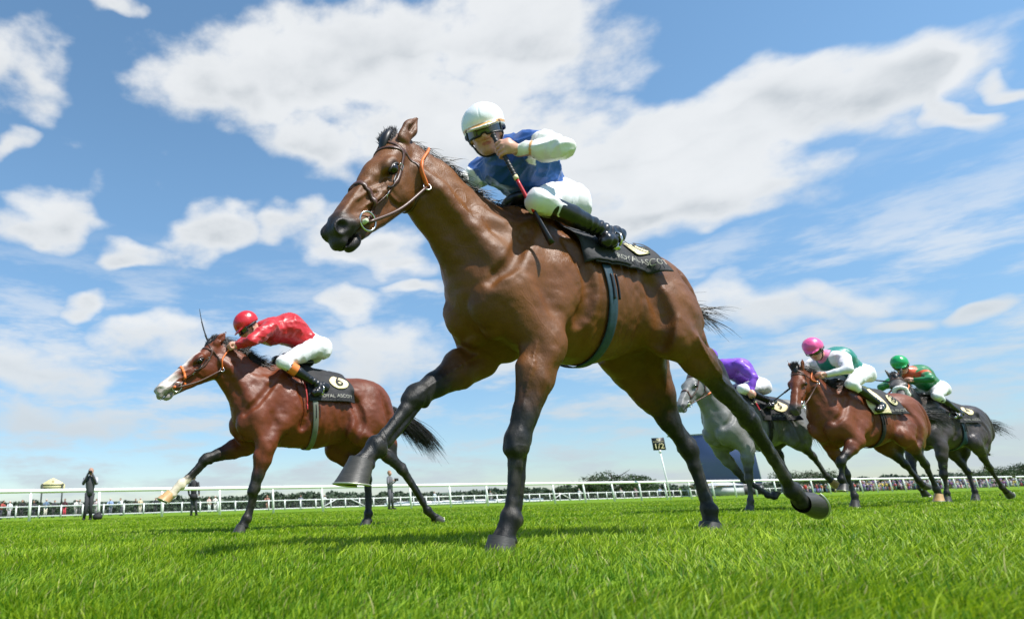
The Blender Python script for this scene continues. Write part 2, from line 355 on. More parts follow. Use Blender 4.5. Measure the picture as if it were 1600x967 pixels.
# ------------------------------------------------------------------ materials
def mat(name, col=(.5, .5, .5), rough=.6, spec=.5, metal=0, attr=None, bump=0, bscale=40, var=0, vscale=8, coat=0, sheen=0, transl=0, extra=None, bdist=.01, vstretch=None):
    m_ = bpy.data.materials.new(name); m_.use_nodes = True; nt = m_.node_tree; N = nt.nodes; L = nt.links; b = N['Principled BSDF']
    b.inputs['Roughness'].default_value = rough; b.inputs['Specular IOR Level'].default_value = spec; b.inputs['Metallic'].default_value = metal
    b.inputs['Coat Weight'].default_value = coat; b.inputs['Coat Roughness'].default_value = .25
    if sheen: b.inputs['Sheen Weight'].default_value = sheen; b.inputs['Sheen Roughness'].default_value = .4
    b.inputs['Base Color'].default_value = (*col, 1); src = None
    if attr:
        a = N.new('ShaderNodeAttribute'); a.attribute_name = attr; src = a.outputs['Color']
    tc = N.new('ShaderNodeTexCoord'); mp = N.new('ShaderNodeMapping'); L.new(tc.outputs['Object'], mp.inputs[0])
    if vstretch: mp.inputs['Scale'].default_value = vstretch
    if var:
        n = N.new('ShaderNodeTexNoise'); n.inputs['Scale'].default_value = vscale; n.inputs['Detail'].default_value = 6; n.inputs['Roughness'].default_value = .65; L.new(mp.outputs[0], n.inputs[0])
        r = N.new('ShaderNodeMapRange'); r.inputs[1].default_value = .3; r.inputs[2].default_value = .7; r.inputs[3].default_value = 1-var; r.inputs[4].default_value = 1+var; L.new(n.outputs[0], r.inputs[0])
        x = N.new('ShaderNodeVectorMath'); x.operation = 'SCALE'; L.new(r.outputs[0], x.inputs['Scale'])
        if src: L.new(src, x.inputs[0])
        else: x.inputs[0].default_value = col
        src = x.outputs[0]
    if src: L.new(src, b.inputs['Base Color'])
    if bump:
        n2 = N.new('ShaderNodeTexNoise'); n2.inputs['Scale'].default_value = bscale; n2.inputs['Detail'].default_value = 5; L.new(mp.outputs[0], n2.inputs[0])
        bp = N.new('ShaderNodeBump'); bp.inputs['Strength'].default_value = bump; bp.inputs['Distance'].default_value = bdist; L.new(n2.outputs[0], bp.inputs['Height']); L.new(bp.outputs[0], b.inputs['Normal'])
    if transl:
        t = N.new('ShaderNodeBsdfTranslucent'); mx = N.new('ShaderNodeMixShader'); mx.inputs[0].default_value = transl
        if src: L.new(src, t.inputs[0])
        else: t.inputs[0].default_value = (*col, 1)
        L.new(b.outputs[0], mx.inputs[1]); L.new(t.outputs[0], mx.inputs[2]); L.new(mx.outputs[0], N['Material Output'].inputs[0])
    return m_
def coat_mat(name, rough=.37, vein=.6):
    """horse coat: colour from the 'col' attribute (bay, black points, markings), hair grain, veins and muscle ripple as bump"""
    m_ = bpy.data.materials.new(name); m_.use_nodes = True; nt = m_.node_tree; N = nt.nodes; L = nt.links; b = N['Principled BSDF']
    a = N.new('ShaderNodeAttribute'); a.attribute_name = 'col'
    tc = N.new('ShaderNodeTexCoord')
    def noise(scale, det, mpv=(1, 1, 1), rgh=.6):
        mp = N.new('ShaderNodeMapping'); mp.inputs['Scale'].default_value = mpv; L.new(tc.outputs['Object'], mp.inputs[0])
        n = N.new('ShaderNodeTexNoise'); n.inputs['Scale'].default_value = scale; n.inputs['Detail'].default_value = det; n.inputs['Roughness'].default_value = rgh; L.new(mp.outputs[0], n.inputs[0]); return n.outputs[0]
    n1 = noise(5, 7); n2 = noise(170, 5, (1, 1, .3), .75)
    def mr(s, a0, a1, b0, b1):
        r = N.new('ShaderNodeMapRange'); L.new(s, r.inputs[0])
        for i, v in enumerate((a0, a1, b0, b1)): r.inputs[i+1].default_value = v
        return r.outputs[0]
    def mth(op, x, y):
        q = N.new('ShaderNodeMath'); q.operation = op
        for i, v in enumerate((x, y)):
            if isinstance(v, (int, float)): q.inputs[i].default_value = v
            else: L.new(v, q.inputs[i])
        return q.outputs[0]
    f = mth('MULTIPLY', mr(n1, .3, .7, .78, 1.22), mr(n2, .3, .7, .86, 1.14))
    x = N.new('ShaderNodeVectorMath'); x.operation = 'SCALE'; L.new(a.outputs['Color'], x.inputs[0]); L.new(f, x.inputs['Scale']); L.new(x.outputs[0], b.inputs['Base Color'])
    L.new(mr(noise(3.5, 6), .35, .65, rough-.11, rough+.16), b.inputs['Roughness'])
    b.inputs['Specular IOR Level'].default_value = .36
    # veins: thin ridges along warped noise contour lines
    vn = noise(4.2, 1.5); rid = mth('ABSOLUTE', mth('SUBTRACT', vn, .5), 0); vr = mr(rid, 0, .014, 1, 0)
    vm = mr(noise(2.2, 1), .48, .6, 0, 1); v = mth('MULTIPLY', mth('MULTIPLY', vr, vm), .0022*vein)
    h = mth('ADD', v, mth('ADD', mth('MULTIPLY', noise(11, 3), .009*vein), mth('MULTIPLY', n2, .0026)))
    bp = N.new('ShaderNodeBump'); bp.inputs['Strength'].default_value = .8; bp.inputs['Distance'].default_value = 1.0; L.new(h, bp.inputs['Height']); L.new(bp.outputs[0], b.inputs['Normal'])
    return m_
M = dict(
 hair=mat('black_horsehair', (.012, .009, .008), .45, .5), hair_grey=mat('pale_horsehair', (.30, .29, .26), .5), hair_dark=mat('dark_horsehair', (.02, .016, .014), .5),
 hoof=mat('hoof_horn_dark', (.045, .042, .036), .45, var=.3, vscale=30, vstretch=(1, 1, 5), bump=.3, bscale=60, bdist=.003), hoof_tan=mat('hoof_horn_tan', (.50, .30, .13), .4, var=.25, vscale=25, bump=.2, bdist=.003),
 shoe=mat('horseshoe_metal', (.45, .47, .35), .35, metal=.7, var=.2), sole=mat('hoof_sole', (.05, .05, .04), .8, var=.4, vscale=60, bump=.5),
 eye=mat('horse_eye', (.006, .004, .003), .10, .5, coat=.3), leather=mat('brown_leather', (.075, .03, .018), .4, bump=.2, bscale=150, bdist=.002), leather_dark=mat('dark_leather', (.02, .014, .012), .4, bump=.2, bscale=150, bdist=.002),
 orange=mat('orange_rubber', (.75, .17, .03), .5, bump=.5, bscale=200, bdist=.002), steel=mat('steel', (.62, .6, .55), .22, metal=1), green_disc=mat('bit_guard', (.55, .6, .42), .4),
 cloth_black=mat('black_cloth', (.012, .012, .014), .75, bump=.7, bscale=45, var=.3, vscale=18, bdist=.006), cloth_grey=mat('dark_grey_cloth', (.022, .023, .026), .8, bump=.5, bscale=70, var=.3, vscale=30, bdist=.005),
 shiny_black=mat('shiny_black_leather', (.008, .008, .009), .30, .5, coat=.15, bump=.35, bscale=22, bdist=.008), cream=mat('cream_panel', (.78, .66, .38), .6), red_trim=mat('red_binding', (.45, .03, .03), .6),
 girth=mat('blue_girth', (.014, .045, .07), .6, bump=.3, bscale=90, bdist=.003, var=.3, vscale=40), girth_grey=mat('grey_girth', (.12, .13, .10), .6), letter=mat('grey_lettering', (.28, .27, .22), .6),
 sheep=mat('sheepskin', (.78, .77, .70), .95, bump=1, bscale=90, bdist=.01), skin=mat('skin', (.56, .29, .20), .45, attr='col', var=.12, vscale=30, bump=.15, bscale=80, bdist=.003),
 silk=mat('silks', (.5, .5, .5), .42, .5, attr='col', bump=.25, bscale=14, bdist=.02, sheen=.2), helm=mat('helmet_silk', (.5, .5, .5), .32, .5, attr='col', bump=.12, bscale=25, bdist=.01, coat=.15),
 breech=mat('white_breeches', (.78, .77, .78), .6, attr='col', bump=.25, bscale=20, bdist=.01), lens=mat('goggle_lens', (.01, .014, .012), .06, .8, coat=1), rubber=mat('goggle_frame', (.012, .012, .014), .5),
 grip=mat('whip_grip', (.015, .015, .016), .5, bump=.3, bscale=100, bdist=.002), redshaft=mat('whip_red', (.5, .02, .03), .35), cloth_person=mat('clothes', (.3, .3, .3), .8, attr='col', var=.12, vscale=6),
 white_pvc=mat('white_rail_plastic', (.80, .80, .77), .35, var=.05, vscale=3), white_paint=mat('white_painted_wood', (.72, .73, .72), .55, var=.08, vscale=4), wire=mat('wire_mesh', (.18, .2, .2), .5, metal=.5),
)
# ------------------------------------------------------------------ horses
def unit(v): v = np.asarray(v, float); return v/np.linalg.norm(v)
NUMFONT = None
def text_pts(body, size):
    cu = bpy.data.curves.new('tmp', 'FONT'); cu.body = body; cu.size = size; cu.align_x = 'CENTER'; cu.align_y = 'CENTER'
    o = bpy.data.objects.new('tmp', cu); C.objects.link(o); dg = bpy.context.evaluated_depsgraph_get(); me = o.evaluated_get(dg).to_mesh()
    V = np.array([v.co[:] for v in me.vertices]); T = []
    me.calc_loop_triangles()
    for t in me.loop_triangles: T.append(t.vertices[:])
    o.evaluated_get(dg).to_mesh_clear(); bpy.data.objects.remove(o); bpy.data.curves.remove(cu)
    return V, np.array(T)
def horse(S):
    s = S['s']; wx, wz = S['W']; vox = S['vox']; dx0 = S.get('dz', 0)
    sx = S.get('sx', .91)
    slope = S.get('slope', .11)
    def T(x, y, z): return np.array([wx+x*s*sx, y*s*S.get('sy', .93), wz+z*s+min(x+.3, 0)*slope*s])
    B = SDF()
    k = s
    # torso
    B.ell(T(-.40, 0, -.415), np.array([.62, .250, .325])*s, .10)
    B.ell(T(-.10, 0, -.42), np.array([.42, .20, .34])*s, .10)
    B.chain([T(.12, 0, -.14), T(-.06, 0, -.085), T(-.35, 0, -.10), T(-.7, 0, -.115)], np.array([.10, .075, .09, .10])*s, .10, .75)
    B.cap(T(-.6, 0, -.28), T(-1.0, 0, -.25), .22*s, .24*s, .10, .92)
    B.ell(T(-1.04, 0, -.27), np.array([.31, .20, .245])*s, .08)
    for y in (1, -1):
        B.ell(T(-1.02, y*.12, -.24), np.array([.27, .125, .205])*s, .05)
        B.ell(T(-.86, y*.20, -.23), np.array([.07, .05, .06])*s, .07)
        B.ell(T(-1.25, y*.09, -.40), np.array([.09, .085, .17])*s, .07)
    B.cap(T(-.45, 0, -.475), T(-.95, 0, -.34), .262*s, .165*s, .10, .85)
    B.ell(T(.20, 0, -.42), np.array([.22, .20, .28])*s, .08)
    # neck
    poll = np.array(S['poll'], float); nose = np.array(S['nose'], float); h = unit(nose-poll); Lh = S.get('Lh', .64*s)
    lat0 = unit(np.array([-h[1], h[0], 0])) if abs(h[2]) < .98 else np.array([0, 1., 0])
    if lat0[1] < 0: lat0 = -lat0
    roll = S.get('roll', 0); nn = np.cross(h, lat0); nn = nn if nn[2] > 0 else -nn
    lat = lat0*math.cos(roll)+nn*math.sin(roll); nn = unit(np.cross(lat, h)); nn = nn if nn[2] > 0 else -nn
    def Hp(t, v, l=0): return poll+Lh*(t*h+v*nn+l*lat)
    n0 = T(.13, 0, -.34); n3 = Hp(.05, -.17); n1 = n0+(n3-n0)*.36+np.array([0, 0, .0]); n2 = n0+(n3-n0)*.70+np.array([0, 0, .01])*s
    perp = unit(np.cross(n3-n0, (0, 1, 0))); perp = perp if perp[2] > 0 else -perp
    B.chain([n0, n1, n2, n3], np.array([.255, .188, .152, .118])*s, .09, [.60, .50, .47, .58])
    B.chain([T(-.02, 0, -.16), n1+perp*.10*s, n2+perp*.085*s, Hp(-.01, -.06)], np.array([.09, .085, .075, .055])*s, .07, .5)
    for y in (1, -1):
        e = np.array([0, y, 0.])
        # brachiocephalic muscle and the shoulder
        B.chain([T(.26, y*.15, -.40), n1-perp*.06*s+e*.085*s, n2-perp*.035*s+e*.07*s, Hp(.10, -.24, y*.09)], np.array([.085, .062, .05, .035])*s, .035)
        B.chain([T(.02, y*.13, -.22), n1+perp*.03*s+e*.085*s], np.array([.07, .045])*s, .05)
        B.cap(T(-.05, y*.115, -.16), T(.22, y*.165, -.52), .085*s, .115*s, .05, .8)
        B.cap(T(-.14, y*.12, -.20), T(-.02, y*.185, -.55), .085*s, .105*s, .045, .75)
        B.ell(T(.325, y*.10, -.57), np.array([.10, .088, .120])*s, .012); B.cap(T(.34, y*.05, -.50), T(.30, y*.07, -.68), .05*s, .045*s, .012)
        B.cap(T(.27, y*.10, -.64), T(.05, y*.09, -.72), .075*s, .07*s, .03)
    # head
    c = Lh
    HM = np.array([h, nn, lat])
    E = lambda t, v, l, r, k_, sub=False: B.ell(Hp(t, v, l), np.array(r)*c, k_*s, HM, sub)
    E(.12, -.10, 0, (.16, .10, .11), .03); E(.30, -.062, 0, (.20, .070, .115), .03)
    B.cap(Hp(.35, -.085), Hp(.86, -.088), .088*c, .060*c, .03*s, .85, lat)
    B.cap(Hp(.35, -.17), Hp(.80, -.13), .12*c, .075*c, .03*s, .62, lat)
    for y in (1, -1):
        E(.315, -.070, y*.118, (.080, .045, .042), .022)
        E(.23, -.245, y*.055, (.175, .155, .052), .03)
        B.cap(Hp(.40, -.155, y*.098), Hp(.62, -.15, y*.075), .022*c, .014*c, .025*s)
        B.cap(Hp(.52, -.04, y*.045), Hp(.86, -.05, y*.05), .022*c, .018*c, .02*s)
        B.cap(Hp(.70, -.19, y*.05), Hp(.88, -.12, y*.07), .03*c, .028*c, .02*s)
    B.cap(Hp(.30, -.33), Hp(.80, -.215), .060*c, .048*c, .03*s, .8, lat)
    E(.90, -.115, 0, (.105, .085, .085), .03)
    E(.985, -.155, 0, (.05, .055, .062), .015)
    E(.90, -.222, 0, (.075, .040, .052), .012)
    B.ell(Hp(.93, -.188), np.array([.080, .006, .12])*c, .010*s, HM, True)
    for y in (1, -1):
        E(.945, -.085, y*.058, (.062, .050, .034), .014)
        E(.962, -.083, y*.090, (.046, .036, .034), .012, True)
        E(.335, -.100, y*.158, (.040, .026, .020), .012, True)
        eb = Hp(-.01, -.045, y*.085); et = eb+Lh*(S['ear'][0]*h+S['ear'][1]*nn+y*S['ear'][2]*lat)
        em = eb*.5+et*.5; B.chain([eb, em, et], np.array([.046, .050, .010])*c, .015*s, .55, lat)
        eo = unit(lat*y+h*.5); B.cap(em*.75+eb*.25+eo*.030*c, et+eo*.012*c, .026*c, .008*c, .006, sub=True)
    hoofs = []; legs = {}
    q = s*S.get('lf', 1.04)
    for key in ('LF', 'RF'):
        sp, el, kn, ft, co, to = [np.array(q, float) for q in S[key]]; sg = 1 if key[0] == 'L' else -1
        legs[key] = (el, kn, ft, co); sp = T(.24, sg*.155, -.52)
        rt = S['W'] and (kn-el); fr = unit(np.cross((0, 1, 0), rt)); fr = fr if fr@np.array([1, 0, .4]) > 0 else -fr      # front of the forearm
        B.cap(sp, el, .118*q, .092*q, .05, .8)
        B.cap(el+np.array([-.05, 0, .06])*q, T(-.10, sg*.17, -.5), .055*q, .07*q, .05)                     # elbow point into triceps
        B.chain([el, el+rt*.35, el+rt*.72, kn], np.array([.088, .074, .050, .045])*q, .03, [.8, .8, .85, .95])
        B.chain([el+fr*.03*q+rt*.05, el+fr*.042*q+rt*.30, el+fr*.015*q+rt*.62], np.array([.05, .052, .03])*q, .018, .9)
        B.chain([el-fr*.04*q+rt*.08, el-fr*.042*q+rt*.34, kn-fr*.02*q-rt*.12], np.array([.045, .042, .022])*q, .018, .9)
        B.chain([el+rt*.1+np.array([0, sg*.045, 0])*q, el+rt*.4+np.array([0, sg*.036, 0])*q, kn-rt*.1+np.array([0, sg*.02, 0])*q], np.array([.035, .034, .02])*q, .016)
        ku = unit(rt); kb = unit(ft-kn); kf = unit(np.cross((0, 1, 0), kb)); kf = kf if kf@fr > 0 else -kf
        B.ell(kn, np.array([.052, .050, .062])*q, .02, np.array([kf, (0, 1, 0), np.cross(kf, (0, 1, 0))])); B.ell(kn-kf*.035*q-ku*.02*q, np.array([.025, .022, .035])*q, .02)
        B.ell(kn+kb*.035*q+kf*.006*q, np.array([.047, .047, .035])*q, .02)
        lower_leg(B, kn, ft, co, kf, q, .034, .030)
        hoofs.append((key, ft, co, to, kf))
    for key in ('LH', 'RH'):
        hp, st, hk, ft, co, to = [np.array(q, float) for q in S[key]]; sg = 1 if key[0] == 'L' else -1
        legs[key] = (st, hk, ft, co)
        hp = T(-1.08, sg*.125, -.34); rt = hk-st; bk = unit(np.cross((0, 1, 0), rt)); bk = bk if bk@np.array([-1, 0, .5]) > 0 else -bk
        B.chain([hp, hp*.5+st*.5+np.array([0, sg*.01, 0]), st], np.array([.25, .20, .115])*s, .07, [.56, .56, .72])
        B.ell(st, np.array([.075, .06, .085])*s, .07)
        B.chain([T(-1.27, sg*.105, -.40), hp*.42+hk*.58+bk*.03*s, hk*.8+st*.2+bk*.03*s], np.array([.115, .060, .026])*s, .06, [.75, .7, .8])
        B.chain([T(-1.22, sg*.145, -.42), st*.5+hp*.15+hk*.35+np.array([0, sg*.03, 0]), st*.7+hk*.3], np.array([.105, .075, .045])*s, .05, .6)
        B.chain([st, st+rt*.3, st+rt*.65, hk], np.array([.095, .076, .048, .044])*s, .04, [.75, .72, .8, .85])
        B.chain([st+rt*.1+np.array([0, sg*.05, 0])*s, st+rt*.45+np.array([0, sg*.04, 0])*s], np.array([.05, .035])*s, .02)
        kb = unit(ft-hk); hb = unit(bk-kb*.35)
        B.ell(hk, np.array([.050, .045, .062])*q, .02, np.array([hb, (0, 1, 0), np.cross(hb, (0, 1, 0))]))
        B.cap(hk+hb*.048*q, hk-unit(rt)*.16*q+bk*.050*q, .024*q, .016*q, .014); B.cap(hk+hb*.048*q, hk+kb*.06*q+hb*.022*q, .026*q, .020*q, .014)
        kf = unit(np.cross((0, 1, 0), kb)); kf = -kf if kf@bk > 0 else kf
        lower_leg(B, hk, ft, co, kf, q, .036, .032)
        hoofs.append((key, ft, co, to, kf))
    fc, lc = B.field(.02*s); B.c = (fc, lc, .02*s)
    def groove(pts, r=.012, k_=.035):
        for y in (1, -1):
            P = B.snap(spline([T(p[0], p[1]*y, p[2]) if len(p) == 3 else Hp(p[0], p[1], 0)+np.array([0, y*.16*s, 0]) for p in pts], 12), -.002)
            for i in range(11):
                e_ = .35+.65*math.sin(math.pi*(i+.5)/11); B.cap(P[i], P[i+1], r*s*e_, r*s*e_, k_*s, sub=True)
    groove([(.05, .2, -.18), (.24, .22, -.38), (.34, .17, -.50)], .009, .05); groove([(-.20, .26, -.22), (-.27, .28, -.46), (-.20, .27, -.66)], .010, .06)
    groove([(-.80, .25, -.26), (-.88, .27, -.48), (-.80, .24, -.66)], .009, .07)
    groove([(-1.16, .24, -.16), (-1.22, .24, -.38), (-1.24, .22, -.60)], .008, .05)
    def vein(pts, r=.0055):
        P = B.snap(spline(pts, 16), -.0005); P = P+.004*s*np.stack([vnoise(P, 30, 1), vnoise(P, 30, 2)*.3, vnoise(P, 30, 3)], 1); P = B.snap(P, -.0005, 2)
        for i in range(15): B.cap(P[i], P[i+1], r*s*(1-.4*i/15), r*s*(1-.4*(i+1)/15), .010*s)
    if s > .9:
        for y in (1, -1):
            vein([Hp(.42, -.30, y*.09), Hp(.46, -.20, y*.11), Hp(.52, -.12, y*.09), Hp(.60, -.07, y*.07)], .006); vein([Hp(.46, -.20, y*.11), Hp(.58, -.15, y*.08), Hp(.72, -.12, y*.07)], .005)
            vein([Hp(.40, -.12, y*.13), Hp(.55, -.09, y*.09), Hp(.70, -.06, y*.07)], .009)
        for key in ('LF', 'RF'):
            el, kn, ft, co = legs[key]; sg = 1 if key[0] == 'L' else -1
            vein([el+(.06, -sg*.05, 0), el*.7+kn*.3+(.05, -sg*.05, 0), el*.3+kn*.7+(.03, -sg*.04, 0), kn+(.02, -sg*.05, 0)], .006); vein([el+(.07, sg*.03, 0), el*.6+kn*.4+(.06, sg*.03, 0), el*.3+kn*.7+(.04, sg*.03, 0)], .005)
        for key in ('LH', 'RH'):
            st, hk, ft, co = legs[key]; sg = 1 if key[0] == 'L' else -1; vein([st*.9+hk*.1+(0, sg*.06, 0), st*.5+hk*.5+(.02, sg*.05, 0), hk+(.03, sg*.04, .05), hk+(.04, sg*.03, -.02)], .006)
    B.c = None; V, Q = B.grid(vox, 1, keep=True)
    # ---- skin relief: ribs, folds behind the elbow, strands of muscle
    Nv = fixn(V, Q); u_ = (V[:, 0]-wx)/(s*sx); w_ = (V[:, 2]-wz)/s; A_ = S.get('relief', 1.)*s; ay = sstep(.10, .20, np.abs(V[:, 1])/s)
    rib = ay*sstep(-.24, -.34, u_)*sstep(-.86, -.70, u_)*sstep(-.15, -.30, w_)*sstep(-.80, -.66, w_); fold = ay*sstep(-.13, -.19, u_)*sstep(-.42, -.30, u_)*sstep(-.40, -.50, w_)*sstep(-.80, -.72, w_)
    dsp = .0032*rib*np.sin(u_*82+w_*9+2.0*vnoise(V, 5, 2))+.0016*fold*np.sin(w_*130+u_*60+7*vnoise(V, 7, 4))*(.4+vnoise(V, 12, 6))
    body_ = sstep(-1.0, -.75, w_); dsp = dsp+body_*(.0050*vnoise(V, 7, 11)+.0045*vnoise(V@np.array([[16, 0, 0], [0, 9, 0], [-8, 0, 5]]), 1, 12)*sstep(.1, -.1, u_-.5)+.0022*vnoise(V, 30, 13))
    dsp = dsp+(1-body_)*.0028*vnoise(V@np.array([[50, 0, 0], [0, 50, 0], [0, 0, 14]]), 1, 14)
    V = V+Nv*(dsp*A_)[:, None]
    # ---- colour
    bay = np.array(S['col']); dk = np.array(S['dark']); n = vnoise(V, 14)*.5+vnoise(V, 45, 3)*.5
    pts = np.zeros(len(V))
    for key, (a, b, f_, c_) in legs.items():
        t, d = seg_t(V, a, b); near = sstep(.19*s, .14*s, d); st0 = .25 if key[1] == 'F' else .12
        pts = np.maximum(pts, near*sstep(st0, st0+.55, t+n*.10)); 
        for u, v in ((b, f_), (f_, c_)):
            t, d = seg_t(V, u, v); pts = np.maximum(pts, sstep(.12*s, .09*s, d))
    lt = ((V-poll)@h)/Lh; lv = ((V-poll)@nn)/Lh; ll = np.abs((V-poll)@lat)/Lh; ish = sstep(.35, .25, np.abs(lv+.12))*(lt < 1.25)*(ll < .3)
    mz = ish*sstep(.70, .93, lt+n*.05-.25*(lv+.12))
    crest = sstep(.14, .09, V[:, 2]*0+np.abs(V[:, 1])/s)*0
    under = 0
    dust = np.clip(vnoise(V@np.array([[30, 0, 0], [0, 30, 0], [0, 0, 9]]), 1, 21)+.5*vnoise(V, 60, 22), 0, 1)[:, None]; low_ = sstep(.9, .1, V[:, 2]/s)[:, None]
    dkv = dk*(1+1.0*vnoise(V, 16, 20)[:, None]*.5)+dust*low_*np.array((.045, .038, .028))*S.get('dust', 1)
    col = bay*(1-pts[:, None])+dkv*pts[:, None]
    col = col*(1-mz[:, None])+np.array(S['muz'])*mz[:, None]
    rimE = np.min([np.linalg.norm(V-Hp(.335, -.10, y*.14), axis=1) for y in (1, -1)], 0); e_ = sstep(.055*c*1.3, .035*c, rimE)
    col = col*(1-.75*e_[:, None])+.75*dk*e_[:, None]
    nc = np.min([np.linalg.norm(V-Hp(.958, -.083, y*.075), axis=1) for y in (1, -1)], 0); e_ = sstep(.045*c, .03*c, nc)
    col = col*(1-.85*e_[:, None])+.85*np.array((.004, .003, .003))*e_[:, None]
    if 'paint' in S: col = S['paint'](V, col, n, dict(lt=lt, lv=lv, ll=ll, ish=ish, legs=legs, Lh=Lh))
    root = thing('racehorse', S['label'], 'horse', (S['o'][0], S['o'][1], 0), R(S['deg']), 'racehorses in the gallop')
    hs = mesh('body', V, Q, coat_mat('coat_'+S['id'], S.get('rough', .42)), root, attrs={'col': col})
    # ---- eyes
    for y in (1, -1):
        g = Geo(); ico(g, Hp(.335, -.100, y*.128), .037*c, 12); g.build('eye', M['eye'], root)
        if s > .9:
            gl = Geo(); e0 = Hp(.335, -.100, y*.135); pts_ = [e0+c*(.052*math.cos(a_)*h+.030*math.sin(a_)*nn+0*lat) for a_ in np.linspace(.1, math.pi-.1, 9)]
            gl.tube(B.snap(np.array(pts_), .001), .006*c/.64, 6); gl.build('eyelid', M['leather_dark'], root)
    # ---- hooves
    for key, ft, co, to, kf in hoofs:
        tan = key in S.get('tan', ()); hoof(root, ft, co, to, s*S.get('lf', 1.2), M['hoof_tan'] if tan else M['hoof'], S['sole'][key])
    # ---- mane, forelock and tail
    rg = np.random.RandomState(5); nm = int(S.get('nmane', 900)); t = rg.rand(nm)
    base = spline([T(-.06, 0, 0), n1+perp*.2*s, n2+perp*.17*s, Hp(-.02, .02)], 40); bi = base[(t*39).astype(int)]+rg.randn(nm, 3)*.012*s
    bi[:, 1] = rg.randn(nm)*.012; bi = B.snap(bi, -.004); Gd = B.grad(bi)
    side = S.get('mane_side', -1); lk = rg.randn(60, 3)*.16; dirs = Gd*.38+unit(n0-n3)*.55+np.array([-.35, side*.18, .10])+rg.randn(nm, 3)*.07+lk[(t*59.9).astype(int)]
    Vh, Fh = hair(bi, dirs, (.06+.10*rg.rand(nm))*s*S.get('mane_len', 1), .0022*s*S.get('hair_r', 1), 6, .5, .12, 2)
    mane = mesh('mane', Vh, Fh, M[S.get('hairmat', 'hair')], root)
    nf = nm//3; fb = np.array([Hp(rg.uniform(-.06, .07), .0, rg.uniform(-.05, .05)) for _ in range(nf)]); fb = B.snap(fb, -.003)
    g = Geo(); tp = [Hp(.14, -.012), Hp(.07, .018), Hp(-.01, .030), Hp(-.09, .005)]; g.tube(spline(tp, 12), np.sin(np.linspace(.25, 2.9, 12))*.050*c, 12, flat=.62); fl_ = g.build('forelock', M[S.get('hairmat', 'hair')], root)
    Vh, Fh = hair(fb, h*(-.75)+nn*.55+lat*side*.1+rg.randn(nf, 3)*.10, (.03+.022*rg.rand(nf))*s*S.get('mane_len', 1), .0034*s*S.get('hair_r', 1), 6, .9, .10, 3)
    mesh('forelock_hair', Vh, Fh, M[S.get('hairmat', 'hair')], fl_)
    nt_ = S.get('ntail', 900); dock = T(-1.36, 0, -.24); td = np.array(S['tail'], float)
    dv = unit(td); tl = np.linalg.norm(td)
    dp = spline([dock+np.array([.08, 0, .0])*s, dock+dv*.08*s, dock+dv*.22*s-np.array([0, 0, .02])], 12)
    g = Geo(); g.tube(dp, np.linspace(.048, .022, 12)*s, 10); tail = g.build('tail', M[S.get('tailmat', 'hair')], root)
    tt = rg.rand(nt_); rb = dp[(tt*11).astype(int)]+rg.randn(nt_, 3)*.014*s
    Vh, Fh = hair(rb, dv+(rg.randn(16, 3)*S.get('tspread', .12))[rg.randint(0, 16, nt_)]+rg.randn(nt_, 3)*.045+np.array([0, 0, .1]), tl*(.55+.5*rg.rand(nt_)), .0030*s*S.get('hair_r', 1), 9, S.get('tgrav', .35), .06, 6)
    mesh('tail_hair', Vh, Fh, M[S.get('tailmat', 'hair')], tail)
    # ---- bridle
    g = Geo(); lw = .020*s
    def loop(geo, pts, w, n=22): strap(geo, B, [Hp(*q) for q in pts], w, .004*s, .001, n)
    bridle = Geo(); 
    for y in (1, -1):
        loop(bridle, [(.06, .03, 0), (.10, -.05, y*.11), (.15, -.12, y*.125), (.35, -.19, y*.12), (.60, -.20, y*.10), (.76, -.185, y*.085)], lw*.85)
        loop(bridle, [(.10, -.05, y*.11), (.10, -.20, y*.13), (.16, -.36, y*.10), (.21, -.40, 0)], lw*.6)
    bridle_o = bridle.build('bridle', M['leather'], root)
    if s > .9:
        for y in (1, -1):
            g = Geo()
            for t_, v_, l_ in ((.22, -.145, .125), (.50, -.198, .11)):
                c_ = B.snap(Hp(t_, v_, y*l_)[None], .005)[0]; gd = B.grad(c_[None])[0]; dn = unit(h*.9-nn*.15); sd2 = np.cross(gd, dn)
                q4 = [c_+dn*a_*.014+sd2*b_*.011 for a_, b_ in ((-1, -1), (1, -1), (1, 1), (-1, 1), (-1, -1))]; g.tube(q4, .0022, 6, cap=False)
            g.build('buckle', M['steel'], bridle_o)
            g = Geo(); loop(g, [(.24, -.135, y*.125), (.34, -.17, y*.125), (.42, -.175, y*.115), (.46, -.150, y*.11)], .010, 10); g.build('strap_end', M['leather_dark'], bridle_o)
    g = Geo(); loop(g, [(.10, -.12, -.12), (.13, -.03, -.10), (.15, .02, 0), (.13, -.03, .10), (.10, -.12, .12)], lw); g.build('browband', M['leather'], bridle_o)
    g = Geo(); nbw = lw*1.15 if not S.get('sheep') else .05*s
    nbp = [(.66, -.24, 0), (.64, -.20, -.08), (.58, -.08, -.09), (.555, -.01, 0), (.58, -.08, .09), (.64, -.20, .08), (.66, -.24, 0)]
    if S.get('sheep'):
        P_ = B.snap(spline([Hp(*q) for q in nbp], 30), .015); g.tube(P_, .032*s, 10, cap=False)
        g.build('sheepskin_noseband', M['sheep'], bridle_o)
    elif not S.get('nonose'):
        loop(g, nbp, nbw, 36); g.build('noseband', M[S.get('nosemat', 'leather')], bridle_o)
    for y in (1, -1):
        g = Geo(); bc = Hp(.775, -.185, y*.092); ring(g, bc, unit(lat+h*.15*y), .042*s, .0048*s); g.build('bit_ring', M['steel'], bridle_o)
        g = Geo(); g.tube([Hp(.80, -.17, y*.06), Hp(.80, -.17, y*.115)], [.012*s, .010*s], 10); g.build('bit_guard', M[S.get('bitmat', 'green_disc')], bridle_o)
    # reins: leather from the bit, rubber over the neck
    hand = np.array(S['hands'], float)
